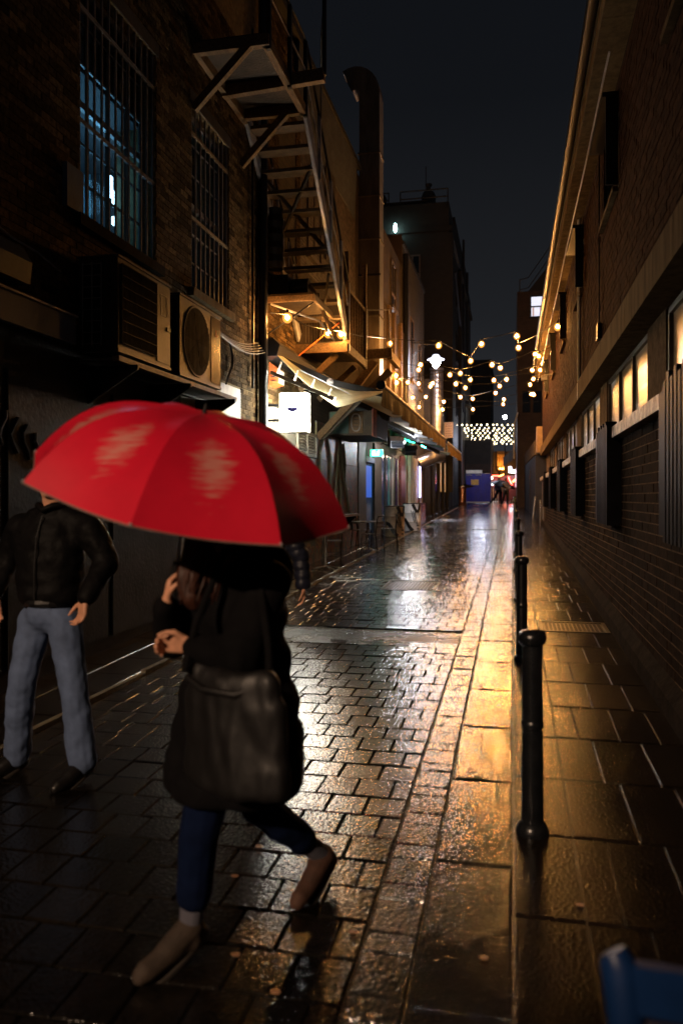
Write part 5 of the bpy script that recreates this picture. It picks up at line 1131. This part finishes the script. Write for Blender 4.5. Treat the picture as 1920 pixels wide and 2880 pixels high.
def hand(wr, d, nrm, side, curl=.5, s=1.0):
    """wr wrist, d hand direction, nrm palm normal (the way fingers curl), side thumb direction"""
    wr, d, nrm, side = Vector(wr), Vector(d).normalized(), Vector(nrm), Vector(side)
    nrm = (nrm-d*nrm.dot(d)).normalized(); side = (side-d*side.dot(d)-nrm*side.dot(nrm)).normalized(); o = []
    for k, q in enumerate((-.030, -.010, .010, .029)):
        base = wr+d*(.088-.004*abs(k-2))*s+side*(-q)*s; o.append(('c', wr+d*.012*s+side*(-q*.55)*s, .017*s, base, .0125*s))
        L_ = (.078, .086, .080, .064)[k]*s; p = base; ang = curl*.5
        for j, fr in enumerate((.45, .32, .23)):
            dd = d*math.cos(ang)+nrm*math.sin(ang)+side*(-q)*1.2; q_ = p+dd.normalized()*L_*fr; o.append(('c', p, (.0098-.0011*j)*s, q_, (.009-.0011*j)*s)); p = q_; ang += curl*1.05
    b_ = wr+d*.028*s+side*.026*s; m_ = b_+(d*.55+side*.75+nrm*.35).normalized()*.042*s; t_ = m_+(d*.9+side*.2+nrm*(.2+curl*.5)).normalized()*.034*s; e_ = t_+(d*.9-side*.1+nrm*(.3+curl*.5)).normalized()*.026*s
    o += [('c', wr+d*.01*s+side*.012*s, .018*s, b_, .016*s), ('c', b_, .0145*s, m_, .0115*s), ('c', m_, .011*s, t_, .0095*s), ('c', t_, .0095*s, e_, .0075*s)]
    return o
def headp(c, f, s=1.0):
    c, f = Vector(c), Vector(f).normalized(); r = f.cross(Vector((0,0,1))).normalized(); u = Vector((0,0,1)); R = Matrix((r, f, u)).transposed()
    P = lambda x, y, z: c+r*x*s+f*y*s+u*z*s
    o = [('e', P(0,-.012,.025), (.074*s,.094*s,.092*s), R), ('e', P(0,.02,-.045), (.058*s,.068*s,.066*s), R), ('e', P(0,.062,-.088), (.028*s,.024*s,.02*s), R),
         ('c', P(0,.088,.015), .010*s, P(0,.108,-.022), .014*s), ('c', P(-.013,.094,-.027), .008*s, P(.013,.094,-.027), .008*s), ('c', P(-.02,.086,-.056), .008*s, P(.02,.086,-.056), .008*s),
         ('c', P(-.05,.07,.03), .010*s, P(-.015,.088,.033), .011*s), ('c', P(.05,.07,.03), .010*s, P(.015,.088,.033), .011*s)]
    for q in (-1, 1): o += [('e', P(q*.076,-.005,.0), (.012*s,.022*s,.033*s), R), ('e', P(q*.045,.06,-.03), (.024*s,.026*s,.024*s), R)]
    return o, P
def person(label, J, cl, group=None, vox=.0065):
    """J joints; cl clothing: dict of part builders"""
    t = thing('person', label, 'person', (J['pel'][0], J['pel'][1], G(J['pel'][1])), group); V = Vector
    hp, P = headp(J['head'], J['face'], J.get('hs', 1))
    pc = list(hp)+[('c', V(J['head'])-V((0,0,.06)), .052, J['neck'], .056), ('c', J['neck'], .058, J['chest'], .085), ('c', J['chest'], .085, J['pel'], .085)]
    for s_ in 'lr':
        pc += [('c', J['neck'], .045, J['sh'+s_], .042), ('c', J['sh'+s_], .042, J['el'+s_], .036), ('c', J['el'+s_], .040, J['wr'+s_], .026), ('c', J['pel'], .09, J['hip'+s_], .085), ('c', J['hip'+s_], .085, J['kn'+s_], .056), ('c', J['kn'+s_], .054, J['an'+s_], .036), ('c', J['an'+s_], .034, V(J['an'+s_])+V(J.get('sole'+s_, (0,0,-1)))*.035, .028), ('c', V(J['an'+s_])+V(J.get('sole'+s_, (0,0,-1)))*.04, .026, V(J['toe'+s_]), .018)]
        pc += hand(J['wr'+s_], *J['hand'+s_])
    flesh('body', pc, vox, M['skin'], t, 4)
    eye = MB()
    for q in (-1, 1): eye.ball(P(q*.032, .078, .012), .012, 8, 6)
    part('eyes', eye, M['white'], t, smooth=True)
    tr = []; V3 = Vector
    for s_ in 'lr':
        an = V3(J['an'+s_]); kn = V3(J['kn'+s_]); lo = kn.lerp(an, cl.get('tl', .93))
        tr += [('c', J['pel'], cl['tp'], J['hip'+s_], cl['tr'][0]), ('c', J['hip'+s_], cl['tr'][0], kn, cl['tr'][1]), ('c', kn, cl['tr'][1], lo, cl['tr'][2])]
    if 'waist' in J: tr.append(('c', J['pel'], cl['tp'], J['waist'], cl['tp']*.92))
    flesh('trousers', tr, vox*1.3, cl['tm'], t, 4, cl.get('tf', .010), 11, (1,1,.9))
    for s_ in 'lr':
        an, to = V3(J['an'+s_]), V3(J['toe'+s_]); f = (to-an); dn = V3(J.get('sole'+s_, (0,0,-1))); heel = an+dn*.05-f.normalized()*.035
        sh = [('c', an+dn*.002, .046, an+dn*.04, .048), ('c', an, .050, an.lerp(to, .55)+dn*.005, .042), ('c', heel, .040, to, .036), ('c', an+dn*.02, .045, an.lerp(to, .65)+dn*.01, .038)]
        if cl.get('boot'): sh.append(('c', an, .05, V3(J['kn'+s_]).lerp(an, .82), .05))
        sh.append(('c', an.lerp(to, .35)+dn*.018, .043, an.lerp(to, .95)+dn*.004, .038)); sh.append(('c', to-dn*.002, .037, to+f.normalized()*.018, .031))
        so = flesh('shoe', sh, .007, cl['sm'] if s_ == 'l' else cl.get('sm2', cl['sm']), t, 3)
        if vox < .012:
            fn = f.normalized(); sdv = fn.cross(dn).normalized(); b = MB(); pl = []; up = (dn-fn*dn.dot(fn)).normalized()
            for a_ in np.linspace(0, 2*math.pi, 17)[:-1]:
                L2 = (to-heel).length/2+.045; cc_ = (heel+to)/2; pl.append(cc_+fn*math.cos(a_)*L2+sdv*math.sin(a_)*(.041+.006*math.cos(a_))+up*.030)
            b.prism(pl, up*.012); so2 = link('sole', b.mesh('sole'), M['rubber'], None); so2.parent = so; so2.matrix_parent_inverse = Matrix.Identity(4)
        if cl.get('sock'): flesh('sock', [('c', an, .041, V3(J['kn'+s_]).lerp(an, .66), .046)], .007, M['sock'], t, 2)
    return t, P

# man in pale jeans, walking towards the camera at far left
JB = dict(pel=(-2.55,3.97,1.06), waist=(-2.55,3.97,1.14), chest=(-2.53,3.96,1.45), neck=(-2.51,3.95,1.60), head=(-2.50,3.90,1.81), face=(.15,-1,-.05),
  shl=(-2.31,3.97,1.53), shr=(-2.73,3.97,1.53), ell=(-2.20,3.98,1.34), elr=(-2.86,4.02,1.33), wrl=(-2.235,3.80,1.16), wrr=(-2.83,3.86,1.15),
  handl=((-.12,-.08,-1), (-.35,-.5,0), (-.6,-.8,0), .55), handr=((.1,-.05,-1), (.4,-.3,0), (.2,-1,0), .5),
  hipl=(-2.455,3.96,1.0), hipr=(-2.645,3.98,1.0), knl=(-2.385,3.95,.62), knr=(-2.70,3.93,.66), anl=(-2.365,4.0,.20), anr=(-2.82,4.06,.19), toel=(-2.42,3.84,.125), toer=(-2.90,3.92,.125))
man, P_ = person('man in black leather jacket and pale blue jeans walking at far left', JB, dict(tp=.130, tr=(.098,.078,.080), tm=M['denim'], tf=.008, sm=M['boot'], boot=True, tl=.96))
V3 = Vector
pc = [('e', (-2.55,3.97,z_), (a_, b_, .13), (0,0,0)) for z_, a_, b_ in ((1.17,.195,.150), (1.26,.198,.155), (1.35,.205,.155), (1.44,.212,.150), (1.50,.205,.135))]
pc += [('c', (-2.70,3.97,1.535), .078, (-2.34,3.97,1.535), .078), ('c', (-2.62,3.96,1.58), .07, (-2.42,3.96,1.58), .07), ('c', (-2.51,3.95,1.60), .082, (-2.51,3.95,1.665), .078)]
for s_ in 'lr': pc += [('c', JB['sh'+s_], .085, JB['el'+s_], .072), ('c', JB['el'+s_], .072, V3(JB['el'+s_]).lerp(V3(JB['wr'+s_]), .95), .052)]
jk = flesh('jacket', pc, .010, M['leather'], man, 30, .011, 9, (1,1,1.1))
part('zip', MB().tube([(-2.545, 3.812, 1.14), (-2.54, 3.805, 1.3), (-2.53, 3.81, 1.48), (-2.52, 3.85, 1.6)], .004, 5), M['ink'], man)
part('collar', MB().tube([(-2.59, 3.93, 1.66), (-2.56, 3.87, 1.655), (-2.52, 3.855, 1.63), (-2.47, 3.87, 1.655), (-2.43, 3.93, 1.66)], .018, 8), M['leather'], man, smooth=True)
flesh('hair', [('e', P_(0,-.03,.05), (.086,.10,.088), (0,0,0)), ('e', P_(0,-.05,.0), (.082,.08,.08), (0,0,0))], .009, M['hairdk'], man, 3, .008, 40)
part('belt', MB().lathe([(.142,-.018),(.146,0),(.142,.018)], (-2.55,3.97,1.115), 24), M['black'], man)

# woman under the red umbrella, striding towards the camera and to the left
JA = dict(pel=(-.99,2.82,.96), chest=(-1.0,2.80,1.26), neck=(-1.02,2.78,1.45), head=(-1.05,2.74,1.60), face=(-.6,-.8,-.1), hs=.95,
  shr=(-1.145,2.87,1.40), shl=(-.855,2.69,1.40), elr=(-1.29,2.83,1.15), ell=(-.93,2.56,1.13), wrr=(-1.235,2.66,1.315), wrl=(-1.075,2.515,1.19),
  handr=((.02,.25,.75), (.75,.35,-.1), (.3,-.8,.3), 1.25, .95), handl=((-.8,.1,.05), (.1,-.9,-.35), (-.1,-.3,.9), .9, .95),
  hipr=(-1.06,2.82,.90), hipl=(-.92,2.80,.90), knr=(-1.085,2.60,.50), knl=(-.955,2.90,.50), anr=(-1.115,2.60,.175), anl=(-.772,3.18,.20), toer=(-1.21,2.44,.098), toel=(-.825,3.00,.108), solel=(.1,.30,-.95))
wom, P_ = person('woman in long black coat striding under the red umbrella', JA, dict(tp=.12, tr=(.098,.072,.062), tm=M['denimd'], tf=.006, sm=M['suede'], sm2=M['suede2'], sock=True, tl=.64), vox=.006)
pc = []
hd = V3((-.507,-.862,0)); sd = V3((.862,-.507,0)); Rz = math.atan2(sd.y, sd.x)
for z_, a, b, ox, oy in ((1.38,.205,.125,-1.0,2.78), (1.27,.225,.15,-1.0,2.79), (1.10,.235,.165,-1.0,2.80), (.95,.255,.21,-1.0,2.79), (.82,.275,.235,-1.01,2.785), (.74,.283,.25,-1.015,2.78), (.69,.285,.255,-1.02,2.775), (.655,.285,.255,-1.02,2.775), (.63,.285,.255,-1.02,2.775)):
    pc.append(('e', (ox, oy, z_), (a, b, .15 if z_ > .75 else .035+.5*max(0, z_-.65)), (0, 0, Rz)))
pc += [('c', (-1.15,2.87,1.40), .085, (-.85,2.69,1.40), .085), ('c', (-1.01,2.80,1.45), .10, (-1.02,2.79,1.49), .085), ('e', (-.93,2.86,1.42), (.13,.11,.12), (0,0,Rz))]
for s_ in 'lr': pc += [('c', JA['sh'+s_], .085, JA['el'+s_], .078), ('c', JA['el'+s_], .078, V3(JA['el'+s_]).lerp(V3(JA['wr'+s_]), .9), .056)]
flesh('coat', pc, .011, M['wool'], wom, 26, .013, 8, (1,1,.4))
flesh('hair', [('e', P_(0,-.03,.045), (.09,.105,.095), (0,0,0)), ('e', P_(-.04,.0,-.05), (.085,.09,.12), (0,0,0)), ('e', (-1.115,2.70,1.47), (.075,.08,.14), (0,0,0)), ('e', (-1.13,2.66,1.40), (.055,.06,.11), (0,0,0)), ('e', (-1.0,2.83,1.50), (.10,.09,.13), (0,0,0))], .009, M['hair'], wom, 3, .012, 30, (1,1,.25))
hb = MB(); rh = random.Random(11)
for k in range(150):
    a_ = rh.uniform(0, 6.28); r_ = rh.uniform(.6, 1.05); p0 = P_(-.02, -.02, .03)+V3((.085*r_*math.cos(a_), .095*r_*math.sin(a_), rh.uniform(-.02,.05)))
    p2 = V3((-1.11+.075*r_*math.cos(a_+.3), 2.675+.085*r_*math.sin(a_+.3), 1.37+rh.uniform(-.06,.07))); p1 = p0.lerp(p2, .5)+V3((rh.uniform(-.02,.02), rh.uniform(-.02,.02), .03)); 
    hb.tube([p0, p1, p1.lerp(p2, .55)+V3((rh.uniform(-.012,.012),rh.uniform(-.012,.012),0)), p2], [.004,.005,.004,.0015], 4)
ho = part('hair_strands', hb, M['hair'], wom); ho['kind'] = 'stuff'
BGT = thing('shoulder_bag', 'large soft charcoal bag hanging at the hip of the striding woman', 'bag', (-.92, 2.52, .75))
sdv, hdv = V3((.94,-.34,0)), V3((-.34,-.94,0)); bc = V3((-.91,2.565,.94)); pc = []
for i_ in range(15):
    for j_ in range(13):
        q_ = (i_-7)/7; r_ = (j_-6)/6; hw = .20-.03*(r_ > .5)+.012*(r_ < -.5)
        pc.append(('e', bc+sdv*q_*hw*.80+V3((0,0,r_*.165-.02*(1-q_*q_)))+hdv*(.035*(1-q_*q_)*(1-.3*r_)), (.055,.042,.05), (0,0,-.35)))
flesh('pouch', pc, .008, M['bag'], BGT, 34, .013, 7, (1.5,1.5,.7))
part('flap', MB().tube([(-1.08,2.565,1.10), (-1.0,2.51,1.075), (-.88,2.48,1.07), (-.74,2.53,1.10)], [.010,.013,.013,.010], 8), M['bag'], BGT, smooth=True)
part('strap', MB().tube([(-1.08,2.55,1.12), (-1.06,2.60,1.28), (-1.0,2.72,1.52), (-.88,2.72,1.49), (-.80,2.60,1.2), (-.78,2.55,1.05)], .014, 7), M['wool'], BGT, smooth=True)

BGT.location = Vector(BGT.location)+Vector((.0, -.08, -.01))

# person in navy padded jacket behind
JC = dict(pel=(-1.95,5.95,1.0), waist=(-1.95,5.95,1.06), chest=(-1.94,5.94,1.35), neck=(-1.93,5.93,1.56), head=(-1.93,5.90,1.74), face=(-.3,-1,0),
  shl=(-1.75,5.95,1.50), shr=(-2.12,5.95,1.50), ell=(-1.64,5.99,1.23), elr=(-2.22,5.98,1.22), wrl=(-1.61,5.97,.99), wrr=(-2.2,5.9,.99),
  handl=((.05,-.1,-1), (-.8,-.3,0), (-.1,-1,0), .6), handr=((.05,-.1,-1), (.8,-.3,0), (.1,-1,0), .6),
  hipl=(-1.86,5.95,.95), hipr=(-2.04,5.95,.95), knl=(-1.85,5.90,.56), knr=(-2.06,6.02,.57), anl=(-1.86,5.96,.23), anr=(-2.08,6.2,.24), toel=(-1.88,5.80,.17), toer=(-2.1,6.03,.17))
pers, P_ = person('person in navy padded jacket half hidden behind the woman and umbrella', JC, dict(tp=.13, tr=(.10,.075,.07), tm=M['denimd'], sm=M['boot'], tl=.95), vox=.009)
pc = [('e', (-1.94,5.95,1.2), (.21,.15,.28), (0,0,0)), ('e', (-1.94,5.95,1.4), (.225,.155,.18), (0,0,0)), ('c', (-1.94,5.93,1.5), .09, (-1.93,5.93,1.58), .08)]
for s_ in 'lr':
    a, b, c_ = V3(JC['sh'+s_]), V3(JC['el'+s_]), V3(JC['wr'+s_])
    for k in range(5): pc.append(('e', a.lerp(b, k/4.5), (.085,.085,.07), (0,0,0)))
    for k in range(4): pc.append(('e', b.lerp(c_, k/3.4), (.078-.006*k,.078-.006*k,.06), (0,0,0)))
flesh('padded_jacket', pc, .011, M['puffer'], pers, 3, .008, 10)
flesh('hair', [('e', P_(0,-.03,.05), (.088,.10,.09), (0,0,0))], .012, M['hairdk'], pers, 3)

# distant couple under a dark umbrella
M['palejacket'] = mat('pale_raincoat', (.55,.52,.6), rough=.6, var=.2); M['bluejacket'] = mat('blue_raincoat', (.10,.13,.42), rough=.6, var=.2)
def far_person(label, x, y, jm, tm, lean):
    g = G(y); Jf = dict(pel=(x,y,g+.95), waist=(x,y,g+1.0), chest=(x,y,g+1.25), neck=(x,y,g+1.46), head=(x,y-.02,g+1.62), face=(.2,-1,0), shl=(x+.18,y,g+1.40), shr=(x-.18,y,g+1.40), ell=(x+.26,y,g+1.13), elr=(x-.26,y,g+1.13), wrl=(x+.2,y-.1,g+1.05), wrr=(x-.22,y-.1,g+.92),
      handl=((0,-.2,-1),(-1,-.3,0),(0,-1,0),.6), handr=((0,-.2,-1),(1,-.3,0),(0,-1,0),.6), hipl=(x+.09,y,g+.9), hipr=(x-.09,y,g+.9), knl=(x+.1,y-.05,g+.5), knr=(x-.14-lean*.3,y,g+.5), anl=(x+.1,y,g+.1), anr=(x-.25-lean,y+.1,g+.12), toel=(x+.1,y-.15,g+.04), toer=(x-.33-lean,y-.02,g+.05))
    t, P_ = person(label, Jf, dict(tp=.12, tr=(.10,.075,.065), tm=tm, sm=M['boot'], tl=.95, tf=0), vox=.02)
    pc = [('e', (x,y,g+1.18), (.20,.15,.30), (0,0,0)), ('e', (x,y,g+1.36), (.22,.15,.14), (0,0,0))]
    for s_ in 'lr': pc += [('c', Jf['sh'+s_], .085, Jf['el'+s_], .07), ('c', Jf['el'+s_], .07, Jf['wr'+s_], .055)]
    flesh('raincoat', pc, .025, jm, t, 3); flesh('hair', [('e', P_(0,-.03,.05), (.09,.10,.09), (0,0,0))], .025, M['hairdk'], t, 2)
q = PY(1403, 1380, 52); far_person('distant walker in blue raincoat stepping beside the red bar', q.x, 52, M['bluejacket'], M['denimd'], .35)
q = PY(1422, 1380, 51); far_person('distant walker in pale raincoat under the small dark umbrella', q.x, 51, M['palejacket'], M['boot'], 0)

def umbrella(label, A, nrm, ph, R, hr, m, pw=3.0, L_=.72, handle=True, prt=False):
    A, nrm = V3(A), V3(nrm).normalized(); e1 = V3((0,1,0)).cross(nrm).normalized(); e2 = nrm.cross(e1); t = thing('umbrella', label, 'umbrella', A)
    def rib(k, s_): a = ph+k*math.pi/4; r = R*s_; return A-nrm*hr*s_**pw+(e1*math.cos(a)+e2*math.sin(a))*r
    b = MB(); NS, NT = 8, 12; msk = []
    for k in range(8):
        o0 = len(b.v)
        for j in range(NT+1):
            for i in range(NS+1):
                s_, q = j/NT, i/NS; p = rib(k, s_).lerp(rib(k+1, s_), q); p -= nrm*.035*math.sin(math.pi*q)*s_*(1-.3*s_); p -= (p-A).normalized()*.018*math.sin(math.pi*q)*(s_ == 1)
                b.v.append(tuple(p)); msk.append(max(0, 1-abs(s_-.68)/.34)*max(0, 1-abs(q-.5)/.44)*2.0)
        b.f += [(o0+j*(NS+1)+i, o0+j*(NS+1)+i+1, o0+(j+1)*(NS+1)+i+1, o0+(j+1)*(NS+1)+i) for j in range(NT) for i in range(NS)]
    me = bpy.data.meshes.new('canopy'); me.from_pydata(b.v, [], b.f); at_ = me.attributes.new('print', 'FLOAT', 'POINT'); at_.data.foreach_set('value', msk)
    o = link('canopy', me, m, t, smooth=False)
    for p in me.polygons: p.use_smooth = True
    for k in range(8):
        part('rib', MB().tube([rib(k, j/8)-nrm*.006 for j in range(9)], .0022, 5), M['black'], t); part('strut', MB().tube([rib(k, .5)-nrm*.008, A-nrm*.30], .0022, 5), M['black'], t)
    for k in range(8): part('rib_tip', MB().ball(rib(k, .995), .005, 8, 6), M['palegrey'], t)
    b = MB()
    for k in range(8):
        ps = [rib(k, 1).lerp(rib(k+1, 1), i/8) for i in range(9)]; ps = [p-nrm*.035*math.sin(math.pi*i/8)*.7-(p-A).normalized()*.018*math.sin(math.pi*i/8) for i, p in enumerate(ps)]; b.tube(ps, .003, 4)
    part('hem', b, mat('grey_hem', (.22,.16,.14), rough=.7), t)
    part('pole', MB().tube([A+nrm*.01, A-nrm*L_], .006, 8), M['steelg'], t, smooth=True); part('tip', MB().tube([A, A+nrm*.035], [.009, .004], 8), M['black'], t, smooth=True)
    if handle: part('handle', MB().tube([A-nrm*(L_-.1), A-nrm*(L_+.02)], [.012, .014], 10), M['black'], t, smooth=True)
    return t
um = M['redcanopy']; t_ = um.node_tree; n_ = t_.nodes; bs = n_['Principled BSDF']
src = bs.inputs['Base Color'].links[0].from_socket; at_ = n_.new('ShaderNodeAttribute'); at_.attribute_name = 'print'
g_ = n_.new('ShaderNodeNewGeometry'); mp = n_.new('ShaderNodeMapping'); mp.inputs['Scale'].default_value = (13, 13, 105); t_.links.new(g_.outputs['Position'], mp.inputs[0]); nz = n_.new('ShaderNodeTexNoise'); nz.inputs['Scale'].default_value = 1; nz.inputs['Detail'].default_value = 2; t_.links.new(mp.outputs[0], nz.inputs['Vector'])
ml = n_.new('ShaderNodeMath'); ml.operation = 'MULTIPLY'; t_.links.new(nz.outputs[0], ml.inputs[0]); t_.links.new(at_.outputs['Fac'], ml.inputs[1])
mr = n_.new('ShaderNodeMapRange'); mr.inputs[1].default_value = .40; mr.inputs[2].default_value = .80; mr.inputs[4].default_value = .55; t_.links.new(ml.outputs[0], mr.inputs[0])
mx = n_.new('ShaderNodeMix'); mx.data_type = 'RGBA'; t_.links.new(mr.outputs[0], mx.inputs[0]); t_.links.new(src, mx.inputs[6]); mx.inputs[7].default_value = (.62,.38,.30,1); t_.links.new(mx.outputs[2], bs.inputs['Base Color'])
umbrella('big red umbrella with pale printed flecks held by the striding woman', (-1.065,2.604,1.999), (.267,-.161,1), -2.204, .592, .285, M['redcanopy'], 3.5, .66)
q = PY(1416, 1352, 51.5); umbrella('small dark umbrella over the distant walkers', q, (.25,-.1,1), 0, .85, .35, M['ink'], 2, .6)

# leaves and litter on the wet stones
for k, (u, v) in enumerate(((660, 2468), (728, 2384), (992, 2625), (775, 2795), (664, 2690), (1632, 2550), (1360, 2700))):
    a = (u-960)/FOC; b_ = (1399-v)/FOC; d = EYE/(SL*(ct+a*st)-b_); p = PD(u, v, d)
    lf = [(p.x+.016*math.cos(t_)*(1+.3*math.sin(3*t_+k)), p.y+.011*math.sin(t_), G(p.y)+.006) for t_ in np.linspace(0, 6.28, 9)[:-1]]
    single('fallen_leaf', MB().prism(lf, (0, 0, .003)), mat('pale_wet_leaf', (.33,.17,.09), rough=.4), ('pale wet leaf on the setts between the feet of the striding woman', 'tiny pale leaf just behind the front shoe of the striding woman', 'pale wet leaf on the setts right of the woman, near the edge course', 'pale twisted leaf at the very bottom of the street', 'tiny leaf fragment below the woman, left of the twisted leaf', 'pale leaf on the right footpath slabs past the nearest bollard', 'pale leaf fragment on the near gutter slab')[k], 'leaf', 'wet leaves on the paving')

# wall lamp on the left building behind the viewpoint that lights the walkers
WL = thing('wall_lamp', 'warm bulkhead street lamp on the left wall behind the viewpoint', 'street lamp', (-3.9, -6.2, 5.0))
part('arm', MB().tube([(-4.0,-6.2,5.2), (-3.55,-6.2,5.75)], .03, 8), M['black'], WL); part('hood', MB().lathe([(.20,0),(.16,.10),(.05,.16)], (-3.55,-6.2,5.62), 16), M['black'], WL); part('glass', MB().ball((-3.55,-6.2,5.58), .10), emit('warm_lamp_glass', (1,.62,.30), 40), WL)
kl = lamp('wall_lamp_light', 'SPOT', (-3.55,-6.2,5.45), 3000, (1,.68,.45), .10, WL, spot_size=math.radians(36), spot_blend=.7)
kl.rotation_euler = (Vector((-1.7,3.2,1.0))-Vector((-3.55,-6.2,5.45))).to_track_quat('-Z', 'Y').to_euler()
